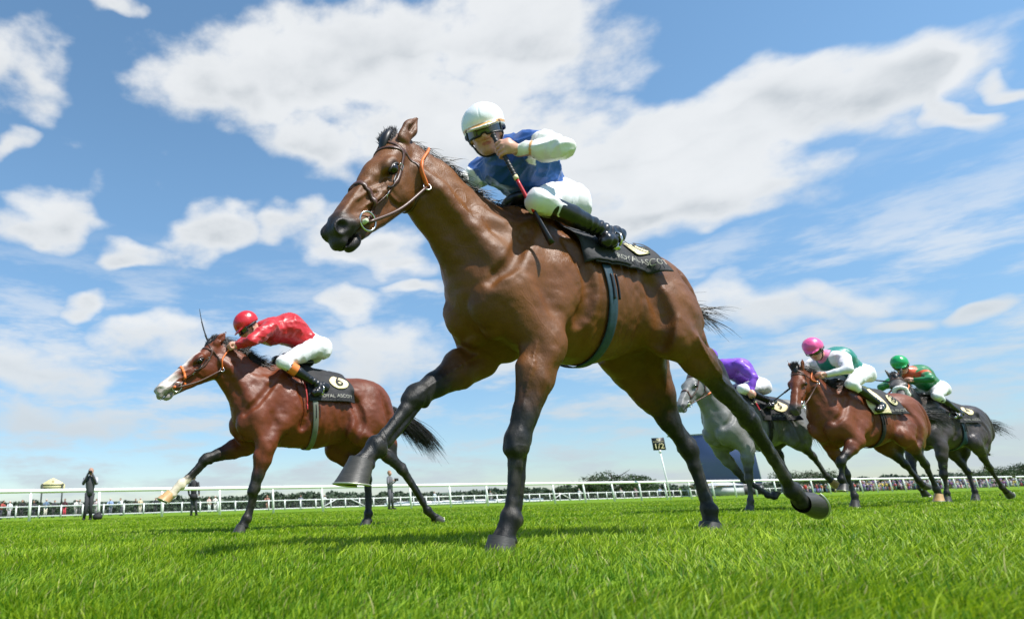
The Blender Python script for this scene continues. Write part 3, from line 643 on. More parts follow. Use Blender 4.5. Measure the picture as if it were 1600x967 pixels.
    for y in (1, -1):
        bc = Hp(.79, -.19, y*.10); hh = hand*[1, 0, 1]+np.array([0, y*.07*s, 0])
        if S.get('rein_neck'):
            a_ = n2-perp*.10*s+np.array([0, y*.16*s, 0])*1; a_ = B.snap(Hp(.17, -.36, y*.14), .012)
            b_ = B.snap(n3+(n2-n3)*.30-perp*.02*s+np.array([0, y*.12*s, 0]), .010); c_ = B.snap(n3+(n2-n3)*.30+perp*.16*s, .008)
            g = Geo(); pp = spline([bc, Hp(.50, -.30, y*.12), a_], 14); g.tube(pp, .008*s, 6, flat=1.0); rein = g.build('rein', M['leather'], root)
            g = Geo(); ring(g, a_, np.array([.2, 1., .2]), .018*s, .004*s); g.build('rein_buckle', M['steel'], rein)
            g = Geo(); pp = spline([a_, b_, c_], 16); pp[2:] = B.snap(pp[2:], .010); g.tube(pp, .013*s, 8, flat=.55); g.build('rubber_grip', M['orange'], rein)
        else:
            m1 = bc*.55+hh*.45; m1[2] -= .02; m1[1] = y*.14*s
            if B.ev(m1[None])[0] < .02: m1 = B.snap(m1[None], .02)[0]
            g = Geo(); g.tube(spline([bc, m1], 8), .0075*s, 6); rein = g.build('rein', M['leather'], root)
            pp = spline([m1, m1*.5+hh*.5, hh], 12); q_ = B.ev(pp) < .012; pp[q_] = B.snap(pp[q_], .012)
            g = Geo(); g.tube(pp, .012*s, 8); g.build('rubber_grip', M[S.get('gripmat', 'orange')], rein)
    # ---- saddle cloth, number panel, girth, saddle
    cz = wz-.42*s
    def around(x, ph, off=0.):
        O = np.stack([wx+x*s, x*0, x*0+cz], -1); D = np.stack([x*0, np.sin(ph), np.cos(ph)], -1); return B.march(O, D, .6*s, off)
    def wob(P): x_ = (P[..., 0]-wx)/s; return vnoise(P, 7, 4)*.010+np.abs(vnoise(P@np.array([[1, 0, 0], [.6, 1, 0], [0, .3, .5]]), 15, 5))*.015+.022*sstep(-.45, -.8, x_)*sstep(cz+.36*s, cz+.05*s, P[..., 2])
    def patch(name, m_, x0, x1, ph0, ph1, off, parent, nu=30, nv=40, shape=None, thick=.004, flap=0.):
        U, W_ = np.meshgrid(np.linspace(0, 1, nu), np.linspace(0, 1, nv), indexing='ij')
        X = x0+(x1-x0)*U; PH = ph0+(ph1-ph0)*W_
        if shape: X, PH = shape(X, PH, U, W_)
        P = around(X, PH, 0.0); D = np.stack([X*0, np.sin(PH), np.cos(PH)], -1)
        P = P+D*(off+(wob(P)+.006)*(1 if off > .003 else 0))[..., None]
        o = mesh(name, P.reshape(-1, 3), sheet(nu, nv), m_, parent); md = o.modifiers.new('thickness', 'SOLIDIFY'); md.thickness = thick; md.offset = 0
        return o
    cl = patch('saddle_cloth', M[S.get('cmat', 'cloth_black')], S['cloth'][0], -.26, -S['cloth'][1], S['cloth'][1], .010, root, 34, 70, lambda X, P_, U, W_: (X-.05*(np.abs(P_)/1.85)**2*(U < .5)*(1-2*U), P_))
    if S.get('over'): patch('weight_cloth', M[S['over']], -.50, -.22, -S['cloth'][1]*.97, S['cloth'][1]*.97, .018, root, 16, 60)
    if S.get('trim'):
        P_ = around(np.full(60, -.235), np.linspace(-1.7, 1.7, 60), .024); g = Geo(); g.tube(P_, .007*s, 6); g.build('cloth_binding', M[S['trim']], cl)
    for sg in (1, -1):
        oval = lambda X, P_, U, W_: (lambda r_, a_: (S['pan'][0]+S['pan'][2]*r_*np.cos(a_), sg*(S['pan'][1]+S['pan'][3]*r_*np.sin(a_))))(U+.001, W_*2*math.pi)
        pn = patch('number_panel', M['cream'], 0, 0, 0, 0, .021, cl, 8, 26, oval, .002)
        if s > .9 or True:
            Vt, Tt = text_pts(S['num'], .17); X = S['pan'][0]-sg*Vt[:, 0]*sg*0+(-Vt[:, 0] if sg > 0 else Vt[:, 0]); PH = sg*(S['pan'][1]-Vt[:, 1]/.34)
            P_ = around(X, PH, 0.0); P_ += np.stack([X*0, np.sin(PH), np.cos(PH)], -1)*(.038+wob(P_))[:, None]
            mesh('number', P_, Tt, M['cloth_black'], pn, smooth=False)
            Vt, Tt = text_pts('ROYAL ASCOT', .052); X = S['txt'][0]+(-Vt[:, 0] if sg > 0 else Vt[:, 0]); PH = sg*(S['txt'][1]-Vt[:, 1]/.34)
            P_ = around(X, PH, 0.0); P_ += np.stack([X*0, np.sin(PH), np.cos(PH)], -1)*(.033+wob(P_))[:, None]
            mesh('cloth_lettering', P_, Tt, M['letter'], cl, smooth=False)
    gx = S.get('girthx', -.36); U, W_ = np.meshgrid(np.linspace(-.026, .026, 5), np.linspace(1.3, 2*math.pi-1.3, 60), indexing='ij')
    P_ = around(gx+U+.02*np.sin(W_), W_, .007); o = mesh('girth', P_.reshape(-1, 3), sheet(5, 60), M[S.get('girthmat', 'girth')], root); md = o.modifiers.new('t', 'SOLIDIFY'); md.thickness = .006
    g = Geo()
    for dxx in (-.018, .018):
        P_ = around(np.full(14, gx+dxx), np.linspace(1.5, 1.95, 14), .016); g.tube(P_, .007*s, 6, flat=.5)
    g.build('girth_strap', M['leather_dark'], o)
    # saddle
    sx = S['saddle']; sd_ = SDF(); top = lambda x: around(np.array([x]), np.array([0.]), 0)[0]
    a_, b_, c_ = top(sx+.16)+[0, 0, .045], top(sx)+[0, 0, .03], top(sx-.20)+[0, 0, .05]
    sd_.chain([a_, b_, c_], np.array([.035, .03, .035])*s, .03, 2.4); 
    for sg in (1, -1): sd_.cap(b_+np.array([.03, sg*.10, -.02])*s, b_+np.array([.08, sg*.22, -.17])*s, .022*s, .015*s, .03)
    Vs, Qs = sd_.grid(vox*1.3); sad = mesh('saddle', Vs, Qs, M['shiny_black'], root)
    for sg in (1, -1):
        st = np.array(S['stirrup'], float)*[1, sg, 1]; g = Geo(); g.tube(spline([b_+np.array([.04, sg*.14, -.06])*s, (b_+st)/2+np.array([0, sg*.05, 0]), st+[0, 0, .10*s]], 12), .008*s, 6, flat=.4); g.build('stirrup_leather', M['leather_dark'], sad)
        g = Geo(); th = np.linspace(-.9, math.pi+.9, 16); pp = st+np.stack([.0*th, .055*np.cos(th), .045*np.sin(th)+.035], 1)*s; g.tube(pp, .006*s, 6)
        g.tube([pp[0], pp[-1]], .010*s, 6, flat=1.8); g.build('stirrup', M['steel'], sad)
    return root, B, dict(T=T, Hp=Hp)
def ico(g, c, r, n=10, sc_=(1, 1, 1), col=None):
    th = np.linspace(0, math.pi, n+1); ph = np.linspace(0, 2*math.pi, 2*n+1)
    P = np.stack([np.sin(th)[:, None]*np.cos(ph), np.sin(th)[:, None]*np.sin(ph), np.cos(th)[:, None]+0*ph], -1)*r*np.array(sc_)+np.array(c)
    g.add(P.reshape(-1, 3), sheet(n+1, 2*n+1), col)
def lower_leg(B, kn, ft, co, kf, s, r0, r1):
    d = ft-kn; y = np.array([0, 1., 0])
    B.chain([kn, kn+d*.3, kn+d*.8, ft], np.array([r0*1.15, r0*.80, r1*.80, r1])*s, .016)
    B.chain([kn+d*.10-kf*.030*s, kn+d*.45-kf*.036*s, kn+d*.85-kf*.030*s], np.array([.021, .0155, .018])*s, .005)       # flexor tendons stand off the bone
    B.ell(ft, np.array([.043, .040, .045])*s, .016); B.ell(ft-kf*.026*s, np.array([.026, .030, .030])*s, .014)
    p = co-ft; B.chain([ft, ft+p*.5, co], np.array([.037, .033, .043])*s, .014)
    B.ell(co-kf*.012*s, np.array([.045, .045, .022])*s, .012)
def hoof(root, ft, co, to, s, m_, solev):
    """hoof capsule from the coronet to the sole; solev = direction the sole faces (x, z) in the horse's upright plane"""
    n = -unit([solev[0], 0, solev[1]]); y = np.array([0, 1., 0]); f = unit(np.cross(y, n)); 
    if f@np.array(to-co) < 0 and f@unit(to-ft) < 0: f = -f
    hgt = .072*s; c0 = np.array(co, float)
    Vs = []; nn_ = 24; th = np.linspace(0, 2*np.pi, nn_, endpoint=False); prof = [(0, .043, 0, .010), (.25, .047, .008, .006), (.75, .056, .026, .002), (1.0, .061, .036, 0)]
    for tt, r, sh, up in prof:
        ctr = c0-n*hgt*tt+f*sh*s
        hl = np.where(np.cos(th) < -.45, .86, 1.)
        Vs.append(ctr+(np.cos(th)*hl*1.06)[:, None]*f*r*s+np.sin(th)[:, None]*y*r*s+n*(up+.012*(1-tt)*np.cos(th))[:, None]*s)
    V = np.concatenate(Vs); i = np.arange(len(prof)-1)[:, None]*nn_; j = np.arange(nn_)[None]; k = (j+1) % nn_
    o = mesh('hoof', V, np.stack([i+j, i+k, i+nn_+k, i+nn_+j], -1).reshape(-1, 4), m_, root)
    ctr = c0-n*hgt+f*.036*s; g = Geo(); r = .061*s
    def rg_(q, dn): return ctr+(np.cos(th)*np.where(np.cos(th) < -.45, .86, 1.)*1.06)[:, None]*f*q+np.sin(th)[:, None]*y*q-n*dn
    A, B_, C_ = rg_(r*.99, .0), rg_(r*.80, -.001), rg_(r*.35, -.010); V = np.concatenate([A, B_, C_, ctr[None]+n*.012]); F = np.concatenate([np.stack([j[0]+a, k[0]+a, k[0]+a+nn_, j[0]+a+nn_], 1) for a in (0, nn_)])
    F3 = np.stack([2*nn_+j[0], 2*nn_+k[0], np.full(nn_, 3*nn_)], 1); mesh('sole', V, [F, F3], M['sole'], o)
    th2 = np.linspace(-2.35, 2.35, 26); P = ctr+np.cos(th2)[:, None]*f*r*.96+np.sin(th2)[:, None]*y*r*.92-n*.004
    g = Geo(); V, F = tube(P, .011*s, 8, .38, n); g.add(V, F); g.build('horseshoe', M['shoe'], o)
# ------------------------------------------------------------------ jockeys
def hand_sdf(B, wr, grip, ax, back, s=1., thumb=1):
    """closed fist: palm, four curled fingers and a thumb around a rod through 'grip' along 'ax'; back = towards the knuckles"""
    ax = unit(ax); back = unit(back-ax*(back@ax)); sd_ = np.cross(ax, back)
    fw = unit(grip-wr); fw = unit(fw-ax*(fw@ax)); 
    if abs(fw@back) > .95: back = sd_
    # palm lies on the 'back' side of the rod
    pc = grip+back*.022*s-fw*.018*s
    Mx = np.array([ax, fw, np.cross(ax, fw)]); B.ell(pc, np.array([.043, .036, .020])*s, .010, Mx); B.cap(wr, pc, .027*s, .022*s, .02, 1.0)
    per = np.cross(ax, fw); per = per if per@back > 0 else -per
    for i, (o, L_) in enumerate(zip((-.033, -.011, .011, .032), (.92, 1.05, 1.0, .82))):
        c = grip+ax*o*s; r = .024*s*L_; rr = .0088*s*(.9+.12*L_)
        P = [c+(math.cos(a_)*per+math.sin(a_)*fw)*r*(1.12 if a_ < 1 else 1) for a_ in (.25, 1.15, 2.05, 2.95, 3.7)]
        B.chain([pc+ax*o*s*.9, P[0]], [rr*1.1, rr*1.1], .006); B.chain(P, [rr*1.12, rr*1.08, rr, rr*.95, rr*.8], .0035)
    tb = grip-fw*.030*s+ax*.036*s*thumb+per*.004; B.chain([pc-fw*.01+ax*.03*s*thumb, tb-per*.012*s, tb-per*.030*s+fw*.022*s, grip-per*.034*s+fw*.018*s+ax*.018*s*thumb], [.015*s, .0125*s, .011*s, .009*s], .008)
def person_head(B, c, face, up, s=1.):
    """head with brow, nose, lips, chin, ears; returns a frame function"""
    f = unit(face); u = unit(np.array(up)-f*(np.array(up)@f)); r = np.cross(f, u); M_ = np.array([f, r, u])
    H = lambda a, b, d: np.array(c)+s*(a*f+b*r+d*u)
    B.ell(H(-.012, 0, .035), np.array([.098, .078, .088])*s, .02, M_); B.ell(H(.022, 0, -.030), np.array([.070, .060, .075])*s, .03, M_)
    B.ell(H(.055, 0, -.085), np.array([.030, .028, .022])*s, .02, M_); B.cap(H(-.01, .045, -.06), H(.055, .015, -.088), .018*s, .014*s, .02); B.cap(H(-.01, -.045, -.06), H(.055, -.015, -.088), .018*s, .014*s, .02)
    B.cap(H(.080, 0, .015), H(.104, 0, -.022), .010*s, .015*s, .012); B.ell(H(.092, .012, -.026), np.array([.012, .010, .008])*s, .006, M_); B.ell(H(.092, -.012, -.026), np.array([.012, .010, .008])*s, .006, M_)
    B.cap(H(.078, -.032, .028), H(.078, .032, .028), .011*s, .011*s, .012)
    B.ell(H(.078, .034, -.020), np.array([.02, .022, .016])*s, .02, M_); B.ell(H(.078, -.034, -.020), np.array([.02, .022, .016])*s, .02, M_)
    B.ell(H(.082, 0, -.050), np.array([.012, .024, .007])*s, .005, M_); B.ell(H(.079, 0, -.062), np.array([.012, .020, .007])*s, .005, M_); B.ell(H(.094, 0, -.056), np.array([.010, .020, .002])*s, .004, M_, True)
    for q in (1, -1):
        B.ell(H(.078, q*.030, .010), np.array([.010, .016, .010])*s, .010, M_, True)
        B.ell(H(-.005, q*.078, -.008), np.array([.018, .008, .030])*s, .008, M_); B.ell(H(0, q*.084, -.008), np.array([.009, .006, .016])*s, .005, M_, True)
    return H, M_, f, r, u
def jockey(J, root_o, deg, name='person'):
    s = J.get('s', 1.); vox = J['vox']; g_ = lambda k: np.array(J[k], float)
    base = g_('pelvis').copy(); base[2] -= .1
    ca, sa = math.cos(R(deg)), math.sin(R(deg)); loc = (root_o[0]+base[0]*ca-base[1]*sa, root_o[1]+base[0]*sa+base[1]*ca, base[2])
    root = thing(name, J['label'], 'jockey', loc, R(deg), 'jockeys riding the racehorses')
    pel, nk, hd = g_('pelvis'), g_('neck'), g_('head'); B = SDF()
    H, HM, f, r, u = person_head(B, hd, g_('face'), g_('up'), s)
    sd_ = np.array([0, 1., 0])
    B.cap(nk, H(-.02, 0, -.05), .058*s, .052*s, .03)
    mid = pel*.5+nk*.5+np.array([0, 0, J.get('arch', .05)])
    B.chain([pel, mid, nk*.9+mid*.1-np.array([0, 0, .04])], np.array([.11, .11, .10])*s, .03, 1.1)
    for q in 'LR':
        sh, el, wr, gp = g_(q+'sh'), g_(q+'el'), g_(q+'wr'), g_(q+'grip')
        B.chain([sh, el, wr], np.array([.045, .036, .024])*s, .02); hand_sdf(B, wr, gp, g_(q+'ax'), g_(q+'bk'), s*1.02, J.get(q+'th', 1))
        hp = pel+np.array([0, .10 if q == 'L' else -.10, -.02])*s; B.chain([hp, g_(q+'kn'), g_(q+'an')], np.array([.06, .036, .028])*s, .03)
    V, Q = B.grid(vox*.8, 1); col = np.tile(np.array(J.get('skin', (.56, .29, .20))), (len(V), 1))
    lip = np.linalg.norm((V-H(.088, 0, -.056))@HM.T/np.array([.02, .024, .010])/s, axis=1) < 1; col[lip] = (.42, .13, .11)
    chk = np.exp(-(np.linalg.norm(V-H(.07, 0, -.03), axis=1)/.04)**2)[:, None]; col = col*(1-.2*chk)+chk*.2*np.array((.62, .22, .16))
    hr = ((V-hd)@u > .0) & ((V-hd)@f < .03); col[hr] = (.03, .02, .015)
    body = mesh('body', V, Q, M['skin'], root, attrs={'col': col}, base=base)
    # silks
    A = SDF(); chest = nk*.75+mid*.25-np.array([0, 0, .03]); A.chain([pel+(mid-pel)*.25, mid, chest], np.array([.125, .142, .132])*s, .05, 1.14)
    A.cap(chest, nk+(hd-nk)*.18, .11*s, .075*s, .05)
    for q in 'LR':
        sh, el, wr = g_(q+'sh'), g_(q+'el'), g_(q+'wr'); dro = np.array([0, 0, -.012])
        A.cap(chest, sh, .10*s, .070*s, .05)
        A.chain([sh, sh*.5+el*.5, el, el*.45+wr*.55, wr*.90+el*.10], np.array([.072, .062, .050, .041, .033])*s, .02)
        A.cap(wr*.90+el*.10, wr, .036*s, .033*s, .006)
        A.ell((sh+el)/2+dro*2, np.array([.04, .04, .05])*s, .05)
    V, Q = A.grid(vox, 1); Nn = fixn(V, Q)
    wob = J.get('wrinkle', 1)*s; q_ = V*np.array([1, 1, 1.]); wr1 = np.abs(vnoise(q_+.04*vnoise(q_, 6, 2)[:, None], 11, 5)); wr2 = np.abs(vnoise(q_@np.array([[1, 0, 0], [0, .4, 0], [0, 0, 1.2]]), 24, 6))
    V = V+Nn*(.45-wr1**.6)[:, None]*.022*wob+Nn*(.4-wr2**.7)[:, None]*.009*wob
    col = J['silk'](V, dict(pel=pel, mid=mid, nk=nk, chest=chest, arms={q: (g_(q+'sh'), g_(q+'el'), g_(q+'wr')) for q in 'LR'}))
    mesh('silks', V, Q, M['silk'], root, attrs={'col': col}, base=base)
    # breeches
    A = SDF(); A.ell(pel+np.array([-.02, 0, .0])*s, np.array([.120, .140, .110])*s, .04); A.cap(pel, pel+(mid-pel)*.45, .125*s, .12*s, .05, 1.1)
    for q, y in (('L', 1), ('R', -1)):
        hp = pel+np.array([0, y*.09, -.015])*s; kn, an = g_(q+'kn'), g_(q+'an')
        A.ell(hp+np.array([-.06, y*.01, -.01])*s, np.array([.10, .085, .11])*s, .04)
        A.chain([hp, hp*.5+kn*.5, kn], np.array([.098, .080, .056])*s, .03); A.ell(kn, np.array([.054, .052, .055])*s, .02)
        A.cap(kn, kn*.72+an*.28, .053*s, .047*s, .02)
    V, Q = A.grid(vox, 1); Nn = fixn(V, Q); V = V+Nn*((.45-np.abs(vnoise(V@np.array([[1, 0, 0], [0, 1, 0], [0, 0, .5]]), 19, 7))**.6)*.011*s)[:, None]
    col = np.tile(np.array((.72, .715, .74)), (len(V), 1))
    if 'breech' in J: col = J['breech'](V, col, J)
    mesh('breeches', V, Q, M['breech'], root, attrs={'col': col}, base=base)
    # boots
    for q, y in (('L', 1), ('R', -1)):
        A = SDF(); kn, an, to = g_(q+'kn'), g_(q+'an'), g_(q+'to'); dn = unit(an-kn); ft_ = unit(to-an)
        A.chain([kn*.80+an*.20, kn*.55+an*.45, an*.8+kn*.2, an], np.array([.050, .052, .039, .037])*s, .01)
        A.cap(an+dn*.045*s-ft_*.03*s, to, .036*s, .028*s, .02, .9); A.ell(to*.75+an*.25+dn*.02*s, np.array([.05, .042, .032])*s, .02)
        A.cap(an+dn*.078*s-ft_*.045*s, an+dn*.080*s-ft_*.01*s, .026*s, .026*s, .006)
        V, Q = A.grid(vox, 1); Nn = fixn(V, Q); t_, d_ = seg_t(V, kn, an); V = V+Nn*(.004*s*np.sin(t_*70+3*vnoise(V, 10, 3))*sstep(.5, .9, t_))[:, None]
        bo = mesh('boot', V, Q, M['shiny_black'], root, base=base)
        if J.get('boottop'):
            g = Geo(); pp = np.array([kn*.80+an*.20, kn*.62+an*.38]); g.tube(pp, .0585*s, 16, cap=False); g.build('boot_top', J['boottop'], bo, base=base)
    # helmet: shell with silk cap and peak
    A = SDF(); A.ell(H(-.012, 0, .060), np.array([.130, .108, .112])*s, .0, HM); A.ell(H(-.012, 0, -.075), np.array([.22, .22, .105])*s, .012, HM, True)
    pk = unit(f-.25*u); A.ell(H(.095, 0, .032), np.array([.062, .078, .009])*s, .012, np.array([pk, r, unit(np.cross(pk, r))]))
    V, Q = A.grid(vox*.8, 1); Nn = fixn(V, Q); hf = (V-hd)@f/s; hu = (V-hd)@u/s; hr_ = (V-hd)@r/s
    pan = np.abs(np.sin(np.arctan2(hr_, hf+.012)*4)); V = V+Nn*(.002*s*vnoise(V, 30, 2)-.0022*s*sstep(.12, .0, pan)*(hu > .04))[:, None]
    hc = np.tile(np.array(J['helmet'], float), (len(V), 1)); 
    if J.get('helmband'):
        b_ = (np.abs(hu-.040+.10*np.maximum(hf-.06, 0)) < .007); hc[b_] = J['helmband']
    if J.get('helmquarter'):
        hc[(np.sin(np.arctan2(hr_, hf)*3) > .2) & (hu > .04)] = J['helmquarter']
    he = mesh('helmet', V, Q, M['helm'], root, attrs={'col': hc}, base=base)
    g = Geo(); 
    for q in (1, -1): g.tube(B.snap(spline([H(0, q*.082, .03), H(.01, q*.075, -.04), H(.03, q*.035, -.085), H(.04, 0, -.105)], 10), .003), .006*s, 5, flat=.5)
    g.build('chin_strap', M['rubber'], he, base=base)
    # goggles
    def gog(uo, off, parent, m_lens):
        U, W_ = np.meshgrid(np.linspace(-.95, .95, 25), np.linspace(-1, 1, 9), indexing='ij')
        O = H(0, 0, uo)[None, None]+u*(W_*(.027-.010*(np.abs(U) < .14)-(.009 if off > .01 else 0))*s)[..., None]; D = np.cos(U)[..., None]*f+np.sin(U)[..., None]*r
        P = O+D*(.112+off)*s*(1-.10*U*U)[..., None]
        o = mesh('goggles', P.reshape(-1, 3), sheet(25, 9), m_lens, parent, base=base); md = o.modifiers.new('t', 'SOLIDIFY'); md.thickness = .006*s
        bd = np.concatenate([P[:, 0], P[-1, 1:-1], P[::-1, -1], P[0, 1:-1][::-1], P[:1, 0]]); g = Geo(); g.tube(bd, .0055*s, 6, cap=False)
        for q in (-1, 1):
            e_ = P[0 if q < 0 else -1, 4]; st = [e_, H(.01, q*.100, uo+.004), H(-.06, q*.088, uo+.006), H(-.11, 0, uo+.01)]; g.tube(spline(st, 14), .009*s, 6, flat=.35, up=r*q)
        g.build('goggle_frame', M['rubber'], o, base=base)
    if J.get('goggles', True): gog(.012, .0, root, M['lens'])
    if J.get('spare'): gog(.058, .026, he, M['lens'])
    for q in 'LR':
        if J.get('wristband'): pass
    return root
def whip(label, a, b, root_o, deg, r=.010, red=False, flap=True, bend=0.):
    a = np.array(a, float); b = np.array(b, float); d = b-a; L_ = np.linalg.norm(d); base = a.copy()
    ca, sa = math.cos(R(deg)), math.sin(R(deg)); loc = (root_o[0]+base[0]*ca-base[1]*sa, root_o[1]+base[0]*sa+base[1]*ca, base[2])
    t = thing('riding_whip', label, 'whip', loc, R(deg), 'jockeys\' whips'); n = np.cross(unit(d), (0, 1, 0.)); n = unit(n)
    at = lambda x: a+d*x+n*bend*(x*(1-x))*4
    g = Geo(); xs = np.linspace(0, .40, 42); g.tube([at(x) for x in xs], [r*(1.25 if i < 2 else 1)+r*.16*math.sin(i*2.1) for i in range(42)], 10); g.build('grip', M['grip'], t, base=base)
    g = Geo(); g.tube([at(x) for x in (.395, .43)], r*1.05, 10); g.build('collar', M['cream'] if red else M['grip'], t, base=base)
    g = Geo(); g.tube([at(x) for x in np.linspace(.43, .72, 8)], [r*.75]*8, 8); g.build('shaft', M['redshaft'] if red else M['grip'], t, base=base)
    g = Geo(); g.tube([at(x) for x in np.linspace(.70, 1, 8)], np.linspace(r*.9, r*(1.7 if flap else .6), 8), 8, flat=.45); g.build('flap', M['shiny_black'], t, base=base)
    return t
# ------------------------------------------------------------------ ground and grass
def ground():
    m_ = bpy.data.materials.new('turf'); m_.use_nodes = True; nt = m_.node_tree; N = nt.nodes; L = nt.links; b = N['Principled BSDF']; b.inputs['Roughness'].default_value = .9; b.inputs['Specular IOR Level'].default_value = .1
    tc = N.new('ShaderNodeTexCoord')
    def noise(s, d=4):
        n = N.new('ShaderNodeTexNoise'); n.inputs['Scale'].default_value = s; n.inputs['Detail'].default_value = d; L.new(tc.outputs['Object'], n.inputs[0]); return n.outputs[0]
    r = N.new('ShaderNodeValToRGB'); r.color_ramp.elements[0].position = .3; r.color_ramp.elements[0].color = (.075, .155, .008, 1); r.color_ramp.elements[1].position = .7; r.color_ramp.elements[1].color = (.18, .29, .016, 1)
    mx = N.new('ShaderNodeMath'); mx.operation = 'ADD'; a_ = N.new('ShaderNodeMath'); a_.operation = 'MULTIPLY'; a_.inputs[1].default_value = .5; c_ = N.new('ShaderNodeMath'); c_.operation = 'MULTIPLY'; c_.inputs[1].default_value = .5
    L.new(noise(.35, 6), a_.inputs[0]); L.new(noise(9, 5), c_.inputs[0]); L.new(a_.outputs[0], mx.inputs[0]); L.new(c_.outputs[0], mx.inputs[1]); L.new(mx.outputs[0], r.inputs[0]); L.new(r.outputs[0], b.inputs['Base Color'])
    bp = N.new('ShaderNodeBump'); bp.inputs['Distance'].default_value = .05; bp.inputs['Strength'].default_value = .8; L.new(noise(22, 6), bp.inputs['Height']); L.new(bp.outputs[0], b.inputs['Normal'])
    v = np.array([[-3000, -60, 0], [3500, -60, 0], [3500, 4000, 0], [-3000, 4000, 0]], float)
    tag(mesh('ground', v, [[0, 1, 2, 3]], m_, smooth=False), kind='structure')
ground()
def grass_mat():
    m_ = bpy.data.materials.new('grass_blades'); m_.use_nodes = True; nt = m_.node_tree; N = nt.nodes; L = nt.links; b = N['Principled BSDF']; b.inputs['Roughness'].default_value = .5; b.inputs['Specular IOR Level'].default_value = .2
    a = N.new('ShaderNodeAttribute'); a.attribute_name = 'col'; L.new(a.outputs['Color'], b.inputs['Base Color'])
    t = N.new('ShaderNodeBsdfTranslucent'); x = N.new('ShaderNodeMix'); x.data_type = 'RGBA'; x.blend_type = 'MULTIPLY'; x.inputs[0].default_value = 1; x.inputs[7].default_value = (1.5, 1.45, .7, 1); L.new(a.outputs['Color'], x.inputs[6]); L.new(x.outputs[2], t.inputs[0])
    mx = N.new('ShaderNodeMixShader'); mx.inputs[0].default_value = .33; L.new(b.outputs[0], mx.inputs[1]); L.new(t.outputs[0], mx.inputs[2]); L.new(mx.outputs[0], N['Material Output'].inputs[0]); return m_
def grass():
    rg = np.random.RandomState(11); n0 = 560000
    u = rg.rand(n0); y = .75*(34/.75)**(u**.86); x = -.62*y-.9+rg.rand(n0)*(1.98*y+2.0)
    P = np.stack([x, y, 0*x], 1); tuft = vnoise(P*[1, 1, 0], 2.3, 1)*.5+vnoise(P*[1, 1, 0], 7, 2)*.5; big = vnoise(P*[1, 1, 0], .5, 4)
    keep = rg.rand(n0) < .62+.6*tuft; P = P[keep]; y = y[keep]; tuft = tuft[keep]; big = big[keep]; n = len(P)
    hgt = (.019+.022*rg.rand(n)**1.6)*(1+.45*tuft+.20*big)*(1+.0*y); tall = rg.rand(n) < .02; hgt[tall] *= 1.7
    w = (.0009+.0009*rg.rand(n))*(1+.42*np.maximum(y-1, 0)); hgt *= (1-.35*sstep(12, 34, y))
    an = rg.rand(n)*2*np.pi; face = rg.rand(n)*2*np.pi; lean = (.15+.75*rg.rand(n))*hgt; bx, by = np.cos(an), np.sin(an)
    flow = vnoise(P*[1, 1, 0], 1.2, 9)*2.2; bx = bx+.7*np.cos(flow); by = by+.7*np.sin(flow)
    fx, fy = np.cos(face)*w, np.sin(face)*w; Vs = []
    for t, ww, l in ((0, 1, 0), (.5, .85, .28), (.82, .5, .68)):
        for sg in (-1, 1): Vs.append(np.stack([P[:, 0]+sg*fx*ww+bx*lean*l, P[:, 1]+sg*fy*ww+by*lean*l, hgt*t*(1-.15*l)], 1))
    Vs.append(np.stack([P[:, 0]+bx*lean*1.15, P[:, 1]+by*lean*1.15, hgt*.93], 1)); V = np.stack(Vs, 1).reshape(-1, 3)
    o = (np.arange(n)*7)[:, None]; F4 = np.concatenate([o+np.array([[0, 1, 3, 2]]), o+np.array([[2, 3, 5, 4]])]); F3 = o+np.array([[4, 5, 6]])
    mixv = np.clip(.5+.35*tuft+.25*big+.38*rg.randn(n), 0, 1.35)[:, None]; c = np.array((.060, .160, .005))*(1-mixv)+np.array((.300, .415, .024))*mixv
    dry = rg.rand(n) < .05; c[dry] = np.array((.42, .42, .15))*(.5+.5*rg.rand(dry.sum()))[:, None]
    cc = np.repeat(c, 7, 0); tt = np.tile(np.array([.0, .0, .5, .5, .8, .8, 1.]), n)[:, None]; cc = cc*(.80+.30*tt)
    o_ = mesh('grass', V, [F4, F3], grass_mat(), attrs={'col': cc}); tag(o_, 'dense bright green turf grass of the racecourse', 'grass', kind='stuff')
grass()

# ------------------------------------------------------------------ rails and fences
RD = R(28.); rdir = np.array([math.cos(RD), math.sin(RD), 0]); rnor = np.array([-rdir[1], rdir[0], 0])
def rail_pt(k, side=0.): return np.array([RX0, RY0, 0])+rdir*k*2.55+rnor*side
RX0, RY0 = (-10.81, 25.5)
root = thing('running_rail', 'long white plastic running rail on single posts along the far side of the track', 'railing', tuple(rail_pt(0)), RD)
g = Geo(); L_ = 2.55*62; g.tube([np.array([x, 0, 1.12]) for x in np.linspace(-15, L_, 40)], .075, 10, cap=True); g.build('rail', M['white_pvc'], root)
rr_ = np.random.RandomState(3)
for k in range(-4, 60):
    g = Geo(); x = k*2.55; lean = -.03+rr_.randn()*.010; g.tube([(x, 0, -.05), (x+lean*.5, 0, .6), (x+lean, 0, 1.10)], [.055, .055, .05], 8); g.build('post', M['white_pvc'], root)
F2 = (-29.37, 66.0, 2.1)
def f2(k): return np.array([F2[0], F2[1], 0])+rdir*k*F2[2]
root = thing('spectator_fence', 'lower white post and rail fence with wire infill in front of the spectators', 'fence', tuple(f2(0)), RD)
sp = F2[2]
for z, nm in ((1.12, 'top_rail'), (.18, 'bottom_rail')):
    g = Geo(); g.box((sp*31, 0, z), (sp*72, .05, .13)); g.build(nm, M['white_paint'], root, smooth=False)
for k in range(-4, 67):
    g = Geo(); g.box((k*sp, -.06, .60), (.13, .07, 1.24)); g.box((k*sp, -.06, 1.235), (.16, .10, .03)); g.build('post', M['white_paint'], root, smooth=False)
g = Geo()
